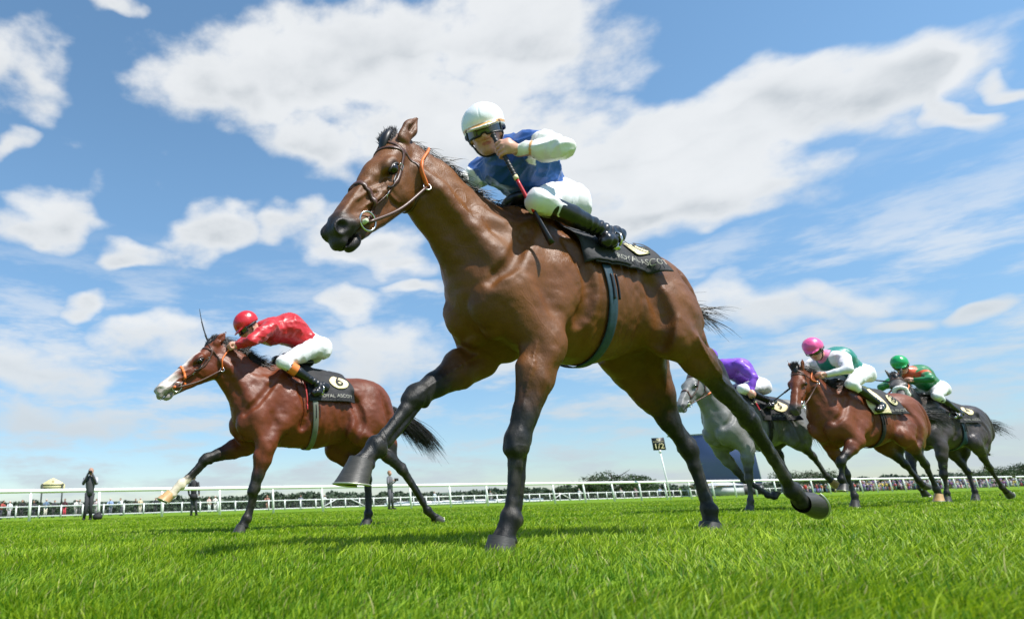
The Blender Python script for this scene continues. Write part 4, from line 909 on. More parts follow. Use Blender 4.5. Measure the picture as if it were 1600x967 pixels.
for z in np.linspace(.30, 1.0, 7): g.box((sp*31, .02, z), (sp*72, .012, .014))
g.build('wire_infill', M['wire'], root, smooth=False)
for k0 in (16.4, 18.4, 35.2, 36.2):
    g = Geo(); a_ = -1 if k0 in (16.4, 35.2) else 1
    g.tube([(k0*sp, -.1, .22 if a_ < 0 else 1.08), ((k0+.95)*sp, -.1, 1.08 if a_ < 0 else .22)], .055, 4); g.build('gate_brace', M['white_paint'], root, smooth=False)
# white groundsheet panels stacked behind the fence
g = Geo()
for i, k in enumerate(np.arange(21.5, 35, .9)):
    p = f2(k)+rnor*(.5+.15*rr_.rand()); hh = .45+.16*rr_.rand(); g.box(p+[0, 0, hh/2], (sp*.93, .25, hh), RD+rr_.randn()*.03)
tag(g.build('barrier_row', mat('white_panel_plastic', (.72, .73, .74), .6, var=.15, vscale=2), None, smooth=False), 'low row of white plastic panels standing behind the spectator fence', 'barrier')

# ------------------------------------------------------------------ marker post, signs, big screen
def grnd(px, depth):
    """world point on the ground along a bearing, at a given distance straight ahead"""
    lat = (px-480)/1000*math.cos(PITCH)*depth/ math.cos(PITCH)
    return np.array([lat*.985, depth, 0])
mp = np.array((21.88, 41.0, 0)); root = thing('furlong_marker', 'half furlong marker, black board lettered in cream on a thin white pole', 'marker', tuple(mp), R(-12))
g = Geo(); g.tube([(0, 0, 0), (-.06, 0, 1.4), (-.12, 0, 2.9)], [.045, .042, .04], 10); g.build('pole', M['white_pvc'], root)
g = Geo(); g.tube([(-.12, 0, 2.82), (-.12, 0, 2.98)], .075, 10); g.build('collar', M['white_pvc'], root)
g = Geo(); g.box((-.12, 0, 3.36), (.72, .05, .76)); bd = g.build('board', mat('black_board', (.012, .012, .012), .4), root, smooth=False)
V_, T_ = text_pts('1/2', .46); mesh('number', np.stack([V_[:, 0]*1.05-.12, V_[:, 0]*0-.029, V_[:, 1]+3.22], 1), T_, M['cream'], bd, smooth=False)
V_, T_ = text_pts('ROYAL ASCOT', .09); mesh('lettering', np.stack([V_[:, 0]-.12, V_[:, 0]*0-.029, V_[:, 1]+3.50], 1), T_, M['cream'], bd, smooth=False)
g = Geo(); g.add([(-.19, -.029, 3.58), (-.05, -.029, 3.58), (-.02, -.029, 3.68), (-.08, -.029, 3.64), (-.12, -.029, 3.70), (-.16, -.029, 3.64), (-.22, -.029, 3.68)], [[0, 1, 2], [0, 2, 3], [0, 3, 4], [0, 4, 5], [0, 5, 6]]); g.build('crown_emblem', M['cream'], bd, smooth=False)
# pale gabled board on dark legs
sp_ = np.array((-27.14, 69.0, 0)); root = thing('gabled_board', 'pale yellow gabled notice board on two dark posts above the crowd', 'sign', tuple(sp_), R(8))
for x in (-1.02, 1.02):
    g = Geo(); g.box((x, 0, 1.7), (.13, .13, 3.4)); g.build('post', mat('dark_green_post', (.02, .028, .02), .5), root, smooth=False)
g = Geo(); prof = [(-1.22, 2.45), (1.22, 2.45), (1.22, 3.30), (1.05, 3.42), (.55, 3.72), (0, 3.98), (-.55, 3.72), (-1.05, 3.42), (-1.22, 3.30)]
n_ = len(prof); V_ = [(x, y, z) for y in (.08, .16) for x, z in prof]; F_l = [[i, (i+1) % n_, n_+(i+1) % n_, n_+i] for i in range(n_)]
F3_ = [[0, i+1, i] for i in range(1, n_-1)]+[[n_, n_+i, n_+i+1] for i in range(1, n_-1)]
board = mesh('board', V_, [np.array(F_l), np.array(F3_)], mat('pale_yellow_paint', (.62, .56, .30), .6, var=.1, vscale=3), root, smooth=False)
g = Geo(); g.box((0, .055, 3.30), (2.3, .04, .06)); g.build('cross_beam', mat('dark_beam', (.05, .05, .03), .5), board, smooth=False)
g = Geo(); g.box((0, .065, 3.03), (1.9, .02, .09))
g.build('fretwork', mat('olive_paint', (.30, .28, .13), .6), board, smooth=False)
g = Geo(); ring(g, (0, .07, 3.62), (0, 1, 0), .09, .02); g.build('badge', mat('badge_paint', (.45, .3, .15), .5), board)
# big screen on its trailer
bs = np.array((69.73, 112.0, 0)); root = thing('big_screen', 'huge dark blue video screen with white side frame beyond the rails', 'screen', tuple(bs), R(-30))
g = Geo(); g.box((0, 0, 5.9), (9.6, 1.2, 8.8)); g.build('cabinet', mat('white_cabinet', (.62, .66, .70), .5), root, smooth=False)
m_ = mat('dark_blue_screen', (.020, .035, .085), .35); N_ = m_.node_tree.nodes['Principled BSDF']; N_.inputs['Emission Color'].default_value = (.035, .06, .13, 1); N_.inputs['Emission Strength'].default_value = .45
g = Geo(); g.box((.22, -.63, 5.95), (9.0, .06, 8.5)); g.build('display', m_, root, smooth=False)
g = Geo(); g.box((-1.4, 0, 10.36), (12.4, 1.5, .10)); g.build('top_plate', mat('grey_plate', (.25, .28, .3), .5), root, smooth=False)
g = Geo(); g.box((.22, -.67, 1.55), (9.0, .06, .5)); g.build('caption_bar', mat('black_bar', (.02, .02, .025), .4), root, smooth=False)
g = Geo(); g.box((-2.2, -.72, 1.75), (2.4, .05, 1.0), col=(.6, .42, .12)); g.box((-.6, -.73, 1.8), (1.3, .06, .8), col=(.65, .12, .06)); g.build('score_panel', mat('score_paint', (.5, .5, .5), .5, attr='col'), root, smooth=False, usecol=True)
g = Geo(); g.box((0, 0, .8), (9.6, 2.4, 1.4)); g.build('trailer', mat('dark_trailer', (.03, .03, .035), .6), root, smooth=False)
for x in (-4.4, -1.6, 1.6, 4.4):
    g = Geo(); g.tube([(x, -1.3, 0), (x, -1.3, 1.5)], .12, 8); g.build('support_leg', M['wire'], root)
# white marquee by the screen
M['grey_white'] = mat('marquee_canvas', (.42, .43, .44), .8, var=.15, vscale=1)
mq = np.array((53.86, 88.0, 0)); root = thing('white_marquee', 'small white flat-fronted marquee below the big screen', 'tent', tuple(mq), RD); root.scale = (.9, 1, .62)
g = Geo(); g.box((0, 0, 1.1), (5.0, 3, 1.9)); g.build('wall', M['grey_white'], root, smooth=False)
g = Geo(); g.add([(-3.2, -1.7, 2.2), (3.2, -1.7, 2.2), (3.2, 1.7, 2.2), (-3.2, 1.7, 2.2), (-2.0, 0, 2.9), (2.0, 0, 2.9)], [[0, 1, 5, 4], [2, 3, 4, 5]]); g.add([(-3.2, -1.7, 2.2), (-3.2, 1.7, 2.2), (-2.0, 0, 2.9), (3.2, -1.7, 2.2), (3.2, 1.7, 2.2), (2, 0, 2.9)], [[0, 2, 1], [3, 4, 5]]); g.build('roof', M['grey_white'], root, smooth=False)

# ------------------------------------------------------------------ people
def figure(g, pose, c, s=1.0, seed=0, n=6):
    """a low-detail standing figure as lofted limbs, colours (shirt, trousers, skin, hair)"""
    rg = np.random.RandomState(seed); sh, tr, sk, ha = c; j = lambda a=.02: rg.randn()*a
    hip = np.array([0, 0, .92]); ch = hip+[j(), j(), .52] if pose != 'lean' else hip+[0, -.16, .46]; hd = ch+[0, -.02 if pose != 'lean' else -.10, .25]
    for y in (1, -1):
        f = np.array([y*.11+j(), j(.05), .04]); g.tube([hip+[y*.08, 0, .02], hip*.5+f*.5+[y*.02, -.02, 0], f], [.10, .075, .055], n, tr); g.tube([f+[0, .05, 0], f+[0, -.16, -.01]], [.05, .04], 5, (.02, .02, .02))
        s0 = ch+[y*.19, 0, .02]
        if pose == 'camera': el, wr = s0+[y*.03, -.16, -.20], hd+[y*.06, -.18, -.05]
        elif pose == 'lean': el, wr = s0+[y*.10, -.12, -.22], s0+[-y*.05, -.34, -.26]
        elif pose == 'hold': el, wr = s0+[y*.07, .0, -.28], s0+[-y*.03, -.24, -.14]
        else: el, wr = s0+[y*.06, .02, -.29], s0+[y*.05, -.06, -.54]
        g.tube([s0, el, el*.3+wr*.7, wr], [.065, .055, .04, .034], n, sh); g.tube([wr, wr+(wr-el)*.25], [.035, .025], 5, sk)
    g.tube([hip-[0, 0, .06], hip+[0, 0, .1], hip*.35+ch*.65, ch+[0, 0, .05], ch+[0, 0, .12]], [.13, .14, .165, .155, .06], 8, sh, flat=1.0)
    g.tube([ch+[0, 0, .06], hd-[0, 0, .05]], .05, n, sk); ico(g, hd, .105, 6, (.85, .95, 1.15), sk); ico(g, hd+[0, .018, .03], .108, 6, (.88, .95, 1.08), ha)
    if pose == 'camera': g.box(hd+[0, -.20, -.01], (.13, .13, .09), col=(.01, .01, .01)); g.tube([hd+[0, -.24, -.01], hd+[0, -.42, -.02]], [.045, .05], 8, (.01, .01, .01))
def person(label, loc, rz, pose, c, seed, s=1.0, group=None, extra=None):
    g = Geo(); figure(g, pose, c, 1, seed, 7)
    if extra: extra(g)
    o = g.build('person', M['cloth_person'], None, usecol=True); o.location = loc; o.rotation_euler = (0, 0, rz); o.scale = (s, s, s); tag(o, label, 'person', group); return o
SK, SK2 = (.50, .28, .20), (.42, .22, .15); HB, HG, HD = (.03, .02, .015), (.45, .43, .40), (.08, .05, .03)
def at_px(px, depth): return tuple(grnd(px, depth))
person('man in dark waistcoat and pale sleeves aiming a camera behind the rail', at_px(139, 23.6), R(12), 'camera', ((.06, .06, .07), (.03, .03, .035), SK, (.35, .2, .15)), 2, .98, extra=lambda g: (g.tube([(.19, 0, 1.46), (.23, -.15, 1.26)], [.07, .06], 7, (.42, .43, .47)), g.tube([(-.19, 0, 1.46), (-.23, -.15, 1.26)], [.07, .06], 7, (.30, .31, .35))))
bagp = at_px(153, 24.2); g = Geo(); V_, Q_ = SDF().ell((0, 0, .20), (.26, .2, .24), .05).ell((.05, 0, .38), (.12, .12, .14), .06).ell((0, -.16, .18), (.16, .08, .13), .04).grid(.03); bag = mesh('camera_bag', V_, Q_, M['cloth_black'], None); bag.location = bagp; bag.scale = (.7, .6, .55); tag(bag, 'bulky black camera bag on the grass beside the photographer', 'bag')
g = Geo(); g.tube([(-.1, 0, .5), (0, 0, .62), (.12, 0, .48)], .015, 6); g.build('handle', M['cloth_black'], bag)
person('man in black suit and bowler hat standing with his back turned by the rail', at_px(298, 30.3), R(170), 'stand', ((.018, .018, .02), (.06, .06, .07), SK, (.008, .008, .01)), 4, 1.0, extra=lambda g: (ico(g, (0, .0, 1.80), .13, 6, (1, 1.1, .8), (.008, .008, .01)), g.tube([(0, 0, 1.745), (0, 0, 1.755)], [.17, .17], 12, (.008, .008, .01)), g.tube([(0, 0, .72), (0, 0, .95)], [.20, .19], 8, (.010, .010, .012))))
person('man in grey suit holding a camera at chest height behind the rail', at_px(598, 32.5), R(60), 'hold', ((.13, .13, .14), (.07, .07, .08), SK, (.30, .15, .08)), 5, 1.0, extra=lambda g: g.box((0, -.36, 1.38), (.2, .14, .12), col=(.01, .01, .01)))
def on_fence(px, off=.7):
    # point just behind the spectator fence on the bearing of a picture column
    d = np.array([(px-480)/1000*.985, 1., 0]); A_ = np.array([[d[0], -rdir[0]], [d[1], -rdir[1]]]); b_ = (f2(0)+rnor*off)[:2]; t = np.linalg.solve(A_, b_)[0]; return d*t
FP = [(5, 'lean', (.35, .06, .05), (.05, .05, .07), 'woman in dark red top leaning on the fence, leftmost of the spectators'), (18, 'stand', (.62, .64, .66), (.4, .4, .42), 'man in plain white shirt and white trousers at the left end of the fence'), (37, 'lean', (.02, .02, .025), (.03, .03, .03), 'person in black jacket between the white-shirted man and the yellow board'),
 (55, 'lean', (.05, .04, .05), (.04, .04, .05), 'spectator in dark maroon jacket below the left post of the yellow board'), (73, 'hold', (.10, .17, .27), (.58, .55, .46), 'man in denim blue shirt and beige trousers under the yellow board'), (85, 'lean', (.03, .03, .04), (.03, .03, .03), 'person in navy bent low over the fence under the yellow board'),
 (102, 'stand', (.06, .015, .02), (.60, .05, .08), 'spectator in dark top and bright red trousers beside the right post of the yellow board'), (119, 'stand', (.55, .54, .52), (.35, .34, .33), 'spectator in cream top just left of the photographer'), (126, 'lean', (.4, .39, .37), (.1, .1, .1), 'spectator in pale grey top close against the photographer'),
 (150, 'hold', (.50, .42, .42), (.3, .28, .28), 'spectator in pinkish grey top right behind the photographer'), (172, 'lean', (.28, .38, .60), (.2, .2, .25), 'man in light blue shirt leaning on the fence'), (189, 'lean', (.70, .71, .70), (.1, .1, .12), 'man in bright white shirt right of the man in light blue'),
 (210, 'lean', (.04, .03, .02), (.05, .05, .05), 'dark-haired spectator in brown behind the man in the yellow shirt'), (217, 'hold', (.62, .52, .34), (.50, .47, .38), 'man in pale yellow shirt and cream trousers at the fence'), (240, 'lean', (.03, .03, .04), (.03, .03, .03), 'spectator in black near the raised hoof of the left horse'),
 (322, 'stand', (.60, .42, .36), (.55, .62, .58), 'woman in pale green skirt beside a woman in white'), (331, 'hold', (.66, .64, .58), (.6, .6, .55), 'woman in white blouse beside the woman in the pale green skirt'), (410, 'lean', (.35, .16, .12), (.3, .15, .1), 'lone spectator in rust brown top between two horse legs'),
 (461, 'lean', (.20, .21, .26), (.2, .2, .22), 'lone spectator in slate grey coat leaning on the fence'), (497, 'lean', (.64, .64, .62), (.2, .2, .2), 'lone spectator in white top left of the hanging hoof'), (665, 'stand', (.62, .65, .68), (.45, .5, .55), 'spectator in white shirt beside the stretched hind leg of the left horse'),
 (750, 'stand', (.28, .26, .25), (.25, .24, .24), 'spectator in brownish grey standing against the white panels'), (885, 'stand', (.68, .68, .66), (.6, .6, .58), 'person in white shirt and white trousers by the fence gate'), (948, 'hold', (.40, .36, .34), (.3, .28, .28), 'spectator in taupe behind the gate brace'), (970, 'stand', (.30, .18, .2), (.28, .2, .2), 'spectator in plum colours right of the spectator in taupe'),
 (1006, 'lean', (.42, .52, .72), (.1, .1, .14), 'man in pale blue shirt and navy trousers left of the marker pole'), (1038, 'stand', (.50, .72, .05), (.35, .45, .15), 'steward in lime high-visibility jacket by the marker pole'), (1108, 'stand', (.05, .05, .07), (.06, .06, .08), 'spectator in dark suit left of the marquee front'),
 (1121, 'stand', (.03, .02, .03), (.30, .45, .05), 'person in dark top with lime lower half in front of the marquee'), (1147, 'hold', (.62, .22, .18), (.03, .03, .06), 'man in salmon shirt and navy trousers right of the marquee'), (1228, 'stand', (.62, .05, .04), (.05, .05, .08), 'man in scarlet shirt seen between the legs of the grey horse'),
 (1264, 'stand', (.55, .70, .06), (.03, .03, .05), 'steward in yellow-green high-visibility vest at the edge of the crowd')]
for i, (px, pose, a_, b_, lab) in enumerate(FP):
    p = on_fence(px, .75+.3*rr_.rand()); person(lab, tuple(p), math.atan2(p[1], p[0])-math.pi/2+rr_.randn()*.4, pose, (a_, b_, SK if i % 3 else SK2, (HB, HG, HD)[i % 3]), 20+i, .96+.07*rr_.rand(), 'spectators standing along the fence')
g = Geo(); pal = [(.55, .55, .58), (.03, .03, .05), (.05, .06, .14), (.5, .1, .1), (.35, .12, .35), (.2, .3, .5), (.6, .5, .45), (.5, .3, .35), (.15, .15, .17), (.02, .02, .02), (.62, .62, .6), (.25, .15, .4), (.1, .25, .15), (.6, .45, .1)]
for r_ in range(7):
    for px in np.arange(1205, 1600, 6.2-.25*r_):
        if r_ > 3 and px < 1310: continue
        if rr_.rand() < .12: continue
        q = px+rr_.randn()*2.5; p = on_fence(q, 1.2+r_*1.0+rr_.rand()*.5); p[2] = max(0, r_-3)*.30 if px > 1310 else 0
        h_ = Geo(); c_ = (pal[rr_.randint(len(pal))], pal[rr_.randint(len(pal))], (SK, SK2)[rr_.randint(2)], (HB, HG, HD, (.5, .4, .2))[rr_.randint(4)]); figure(h_, ('stand', 'hold', 'lean')[rr_.randint(3)], c_, 1, rr_.randint(9999), 4)
        if rr_.rand() < .3: hc = pal[rr_.randint(len(pal))]; h_.tube([(0, 0, 1.76), (0, 0, 1.78)], [.24, .22], 8, hc); ico(h_, (0, 0, 1.80), .11, 5, (1, 1, .7), hc)
        V_ = np.concatenate(h_.V); a_ = rr_.rand()*.8-.4+math.atan2(p[1], p[0])-math.pi/2; ca, sa = math.cos(a_), math.sin(a_); V_ = np.stack([V_[:, 0]*ca-V_[:, 1]*sa, V_[:, 0]*sa+V_[:, 1]*ca, V_[:, 2]], 1)*(.94+.1*rr_.rand())+p
        for F_, dst in ((h_.F4, g.F4), (h_.F3, g.F3)): dst.extend([f+g.n for f in F_])
        g.V.append(V_); g.col.extend(h_.col); g.n += len(V_)
tag(g.build('crowd', M['cloth_person'], None, usecol=True), 'dense colourful crowd packed behind the rail at the right', 'crowd', kind='stuff')
g = Geo(); p = on_fence(1460, 8.4)
for i in range(4): g.box(f2(0)*0+on_fence(1460, 5.0+i*1.0)+[0, 0, .15+.15*i], (46, 1.0, .3+.3*i), RD)
tag(g.build('spectator_terrace', mat('terrace_concrete', (.25, .25, .24), .8), None, smooth=False), 'low stepped terrace under the crowd at the right', 'terrace')

# ------------------------------------------------------------------ trees
LEAF = mat('leaves', (.05, .09, .03), .6, attr='col', transl=.2); BARK = mat('bark', (.06, .045, .035), .9, bump=.6, bscale=6, bdist=.05)
def leaves(centres, radii, n, size, rg, base=(.040, .070, .022)):
    V = []; Cc = []
    for c, r in zip(centres, radii):
        k = max(8, int(n*(r[0]*r[2])/ (np.mean([q[0]*q[2] for q in radii])+1e-6))); d = rg.randn(k, 3); d /= np.linalg.norm(d, axis=1)[:, None]
        rad = (.62+.42*rg.rand(k))[:, None]; P = np.array(c)+d*np.array(r)*rad*(1+.16*vnoise(d*2+np.array(c), 1.5, 3))[:, None]
        a = rg.randn(k, 3); a /= np.linalg.norm(a, axis=1)[:, None]; b = np.cross(a, rg.randn(k, 3)); b /= np.linalg.norm(b, axis=1)[:, None]; s_ = size*(.6+.8*rg.rand(k))[:, None]
        V.append(np.stack([P-a*s_-b*s_*.4, P+a*s_*.2-b*s_*.7, P+a*s_+b*s_*.3, P-a*s_*.3+b*s_*.8], 1).reshape(-1, 3)); cc = np.array(base)*(.7+.6*rg.rand(k))[:, None]; Cc.append(np.repeat(cc, 4, 0))
    V = np.concatenate(V); F = np.arange(len(V)).reshape(-1, 4); return V, F, np.concatenate(Cc)
def tree(label, px, depth, H_, Wd, seed, group='trees beyond the crowd'):
    rg = np.random.RandomState(seed); p = at_px(px, depth); t = thing('tree', label, 'tree', p, rg.rand()*6, group)
    g = Geo(); g.tube([(0, 0, -.1), (.1, 0, H_*.25), (0, .1, H_*.5), (.1, .1, H_*.8)], np.array([.055, .04, .03, .01])*H_, 8)
    for i in range(7):
        a_ = i*2.4; z0 = H_*(.25+.07*i); g.tube([(0, 0, z0), (math.cos(a_)*Wd*.22, math.sin(a_)*Wd*.22, z0+H_*.12), (math.cos(a_)*Wd*.38, math.sin(a_)*Wd*.38, z0+H_*.26)], [.018*H_, .012*H_, .004*H_], 5)
    g.build('trunk', BARK, t); cs, rs = [], []
    H_ *= .74
    for i in range(13):
        a_ = rg.rand()*6.28; q = rg.rand()**.5*Wd*.36; z = H_*(.38+.50*rg.rand()*(1-.6*(q/(Wd*.5))**2)); cs.append((math.cos(a_)*q, math.sin(a_)*q, z)); r = Wd*(.13+.10*rg.rand()); rs.append((r, r, r*.75))
    V, F, cc = leaves(cs, rs, 320, H_*.032, rg); mesh('crown', V, F, LEAF, t, smooth=False, attrs={'col': cc})
for a in [('low dark bush of a tree, leftmost of the skyline trees right of the foreleg', 855, 300, 7.5, 9, 1),
 ('small rounded tree at the left of the skyline cluster', 886, 300, 10, 10, 2),
 ('slim airy tree with gaps between its clumps', 903, 290, 11.5, 9, 3),
 ('broadest and tallest tree of the skyline cluster', 937, 300, 14.2, 26, 4),
 ('wide dome-shaped tree at the right of the skyline cluster', 980, 310, 12.6, 19, 5),
 ('low wide tree behind the legs of the grey horse', 1218, 300, 11, 22, 6),
 ('spreading dark tree between the legs of the grey and the bay', 1250, 310, 11.5, 24, 7),
 ('dark tree behind the trailing hind leg of the last horse', 1505, 290, 10.0, 22, 8),
 ('low dark tree right of the last horse', 1532, 300, 9.5, 20, 9),
 ('tall dark tree at the right edge of the skyline', 1580, 300, 13, 22, 10),
 ('dark tree cut by the right edge of the view', 1600, 310, 11, 20, 11),
 ('smallest dark tree near the right edge of the skyline', 1558, 315, 9, 16, 12)]: tree(*a)
rg = np.random.RandomState(9); cs, rs = [], []
for x in np.arange(-330, 780, 8.5):
    for row in range(2):
        d_ = 430+row*26+rg.randn()*8; H_ = (8.2+2.0*vnoise(np.array([[x*.02, 0, 0]]), 1, 4)[0]+1.8*vnoise(np.array([[x*.09, 3, 0]]), 1, 5)[0]+row*1.2)*(1.0 if x < 260 else .9); cs.append((x+rg.randn()*3, d_, H_*.42)); rs.append((7.0+2*rg.rand(), 5, H_*.58))
V, F, cc = leaves(cs, rs, 420, 1.0, rg, (.055, .085, .045))
tag(mesh('woodland', V, F, LEAF, None, smooth=False, attrs={'col': cc}), 'continuous belt of distant dark green woodland along the skyline', 'woodland', kind='stuff')
g = Geo(); xs = np.linspace(-900, 1500, 80); hh = 9+6*np.abs(vnoise(np.stack([xs*.006, xs*0, xs*0], 1), 1, 6)); hh[(xs > 150)] *= .55
V_ = np.stack([np.stack([xs, xs*0+560, xs*0-2], 1), np.stack([xs, xs*0+640, hh], 1), np.stack([xs, xs*0+900, xs*0-2], 1)], 1).reshape(-1, 3); g.add(V_, sheet(80, 3))
tag(g.build('hill', mat('distant_wooded_hill', (.05, .08, .05), .9, var=.4, vscale=.05, bump=1, bscale=.15, bdist=3)), kind='structure')
# ------------------------------------------------------------------ the horses
M['hair_mid'] = mat('mid_grey_horsehair', (.10, .10, .095), .5)
BAY, BAYDK, BLK, MUZ = (.138, .048, .0085), (.008, .008, .007), (.01, .01, .01), (.022, .017, .015)
HERO = dict(id='bay', hsc=dict(LF=.90, RF=1.0, LH=.80, RH=.85), sx=.81, slope=.18, sy=.89, label='large brown bay horse in the foreground, its black hoof raised towards the viewer', o=(.692, 2.826), deg=206, s=1.0, vox=.0062, W=(-.38, 1.62),
 LF=[(-.04, .19, 1.03), (-.31, .19, .85), (-.12, .15, .43), (-.055, .13, .125), (-.005, .125, .042), (.05, .12, 0)],
 RF=[(-.16, -.19, 1.09), (-.26, -.19, .87), (.16, -.15, .66), (.40, -.13, .43), (.475, -.13, .36), (.54, -.13, .27)],
 LH=[(0, 0, 0), (-1.17, .22, .98), (-1.76, .15, .57), (-2.04, .13, .20), (-2.10, .13, .145), (-2.20, .13, .10)],
 RH=[(0, 0, 0), (-1.36, -.20, .88), (-1.66, -.15, .44), (-1.70, -.13, .115), (-1.69, -.13, .035), (-1.66, -.13, 0)],
 sole=dict(LF=(0, -1), RF=(.10, -1), LH=(-.88, .25), RH=(0, -1)),
 poll=(.325, .03, 1.84), nose=(.75, .13, 1.30), Lh=.715, ear=(-.22, .02, .03), col=BAY, dark=BAYDK, muz=MUZ, tail=(-.25, .06, .02), tspread=.26, ntail=150, tgrav=.7, mane_len=.95, nmane=2200,
 hands=(-.22, 0, 1.74), rein_neck=True, cloth=(-.75, 1.32), txt=(-.57, 1.18, 1), over='cloth_grey', pan=(-.64, .80, .075, .19), num='10', saddle=-.22, stirrup=(-.78, .27, 1.36))
hero, HB_, HX = horse(HERO)
def silk_hero(V, K):
    c = np.tile(np.array((.012, .075, .30)), (len(V), 1)); n = vnoise(V, 8, 3)*.01
    for q in 'LR':
        sh, el, wr = K['arms'][q]; t, d = seg_t(V, sh, el); t2, d2 = seg_t(V, el, wr)
        s_ = ((d < .10) & (t > .22)) | (d2 < .075); c[s_] = (.78, .77, .74); b_ = (d2 < .07) & (t2 > .70) & (t2 < .76); c[b_] = (.70, .35, .12)
    e = np.linalg.norm(V-K['nk']-np.array([0, 0, .02]), axis=1) < .085; c[e] = (.55, .65, .80)
    return c
def breech_hero(V, c, J): return c
JH = dict(label='jockey in white cap and blue silks with white sleeves, holding whip across face', vox=.0068, pelvis=(-.70, .0, 1.705), neck=(-.39, .05, 1.91), head=(-.25, .06, 1.985), face=(.72, .62, -.34), up=(.15, .02, 1), arch=.07,
 Lsh=(-.42, .19, 1.905), Lel=(-.41, .385, 1.765), Lwr=(-.295, .225, 1.815), Lgrip=(-.225, .185, 1.825), Lax=(-.06, .10, -.62), Lbk=(.3, .8, .3), Lth=-1,
 Rsh=(-.41, -.17, 1.93), Rel=(-.27, -.30, 1.82), Rwr=(-.20, -.13, 1.72), Rgrip=(-.15, -.09, 1.72), Rax=(0, 1, 0), Rbk=(.3, 0, 1),
 Lkn=(-.32, .27, 1.53), Rkn=(-.32, -.27, 1.53), Lan=(-.76, .27, 1.44), Ran=(-.76, -.27, 1.44), Lto=(-.70, .29, 1.375), Rto=(-.70, -.29, 1.375), helmet=(.86, .86, .88), helmband=(.75, .38, .12), silk=silk_hero)
jockey(JH, HERO['o'], 206)
whip('black whip with red shaft held up before the face of the jockey in blue', (-.195, .165, 1.915), (-.33, .30, 1.30), HERO['o'], 206, .011, red=True)

def paint_red(V, c, n, K):
    lt, lv, ll = K['lt'], K['lv'], K['ll']; b = K['ish']*sstep(.075+.02*n, .045, ll)*(lv > -.10)*(lt > .22); w = K['ish']*(lt > .62+.05*n)*(lv > -.12)*(ll < .10)
    m = np.clip(np.maximum(b, w*sstep(.62, .74, lt)), 0, 1)[:, None]*(1-.75*sstep(.90, .98, lt))[:, None]; c = c*(1-m)+m*np.array((.62, .54, .50))
    st, kn, ft, co = K['legs']['RF']; t, d = seg_t(V, kn, co); m = ((d < .09)*sstep(.50, .62, t+n*.10))[:, None]; m2 = ((d < .09)*sstep(.8, .9, t+n*.1))[:, None]*.3
    return c*(1-m)+m*np.array((.66, .58, .44))*(1-m2*.5)
RED = dict(id='red', label='chestnut-brown horse with white face and one pale foreleg, leftmost of the runners', o=(-.676, 5.849), deg=206, s=1.0, lf=.98, vox=.011, W=(-.36, 1.50),
 LF=[(0, 0, 0), (-.22, .19, .74), (-.11, .15, .36), (-.05, .13, .12), (-.01, .125, .055), (.04, .12, 0)], RF=[(0, 0, 0), (-.16, -.18, .76), (.23, -.15, .64), (.46, -.13, .42), (.545, -.13, .335), (.62, -.13, .24)],
 LH=[(0, 0, 0), (-1.15, .22, .86), (-1.66, .15, .51), (-1.93, .13, .13), (-2.01, .13, .065), (-2.10, .13, .02)], RH=[(0, 0, 0), (-1.12, -.20, .74), (-1.43, -.15, .45), (-1.41, -.13, .12), (-1.395, -.13, .05), (-1.37, -.13, 0)],
 sole=dict(LF=(0, -1), RF=(.45, -1), LH=(-.95, -.15), RH=(0, -1)), poll=(.24, .0, 1.675), nose=(.795, .02, 1.22), Lh=.70, ear=(-.20, .05, .03), col=(.130, .030, .008), dark=BAYDK, muz=(.30, .26, .24), paint=paint_red, tan=('RF',),
 tail=(-.64, -.05, -.24), tspread=.075, ntail=900, tgrav=.75, mane_len=1.3, nmane=2200, hair_r=1.3, hands=(.07, 0, 1.62), rein_neck=True, nosemat='orange', bitmat='orange',
 cloth=(-.72, 1.38), txt=(-.53, 1.22, 1), pan=(-.60, .72, .10, .24), num='6', trim='red_trim', saddle=-.20, stirrup=(-.74, .27, 1.20), girthmat='girth_grey', girthx=-.34)
red_h, _, _ = horse(RED)
def silk_red(V, K): n = vnoise(V, 6, 3); return np.array((.47, .012, .018))*(1+.06*n)[:, None]
JR = dict(wrinkle=.7, label='jockey in plain red cap and silks crouching low with white breeches and orange boot tops', vox=.010, pelvis=(-.80, 0, 1.71), neck=(-.30, 0, 1.86), head=(-.12, 0, 1.845), face=(.80, .06, -.60), up=(.6, 0, .8), arch=.095, helmet=(.52, .015, .022), silk=silk_red,
 Lsh=(-.27, .19, 1.82), Lel=(-.06, .27, 1.66), Lwr=(.035, .12, 1.635), Lgrip=(.085, .085, 1.63), Lax=(0, 1, 0), Lbk=(.3, 0, 1), Rsh=(-.27, -.19, 1.82), Rel=(-.05, -.27, 1.70), Rwr=(.145, -.12, 1.655), Rgrip=(.205, -.10, 1.665), Rax=(.3, .2, 1), Rbk=(1, 0, .2),
 Lkn=(-.36, .25, 1.48), Rkn=(-.36, -.25, 1.48), Lan=(-.72, .26, 1.28), Ran=(-.72, -.26, 1.28), Lto=(-.66, .28, 1.20), Rto=(-.66, -.28, 1.20), boottop=mat('orange_boot_top', (.75, .20, .04), .4))
jockey(JR, RED['o'], 206)
whip('thin black whip standing upright above the head of the leftmost horse', (.195, -.10, 1.60), (.335, -.10, 2.02), RED['o'], 206, .009, flap=False, bend=-.02)
def paint_grey(V, c, n, K):
    d = vnoise(V, 9, 4)*.5+vnoise(V, 22, 7)*.5; c = c*(1+.22*d)[:, None]; f = sstep(.15, .9, K['lt'])*K['ish']; c = c*(1+.15*K['ish'])[:, None]
    return c
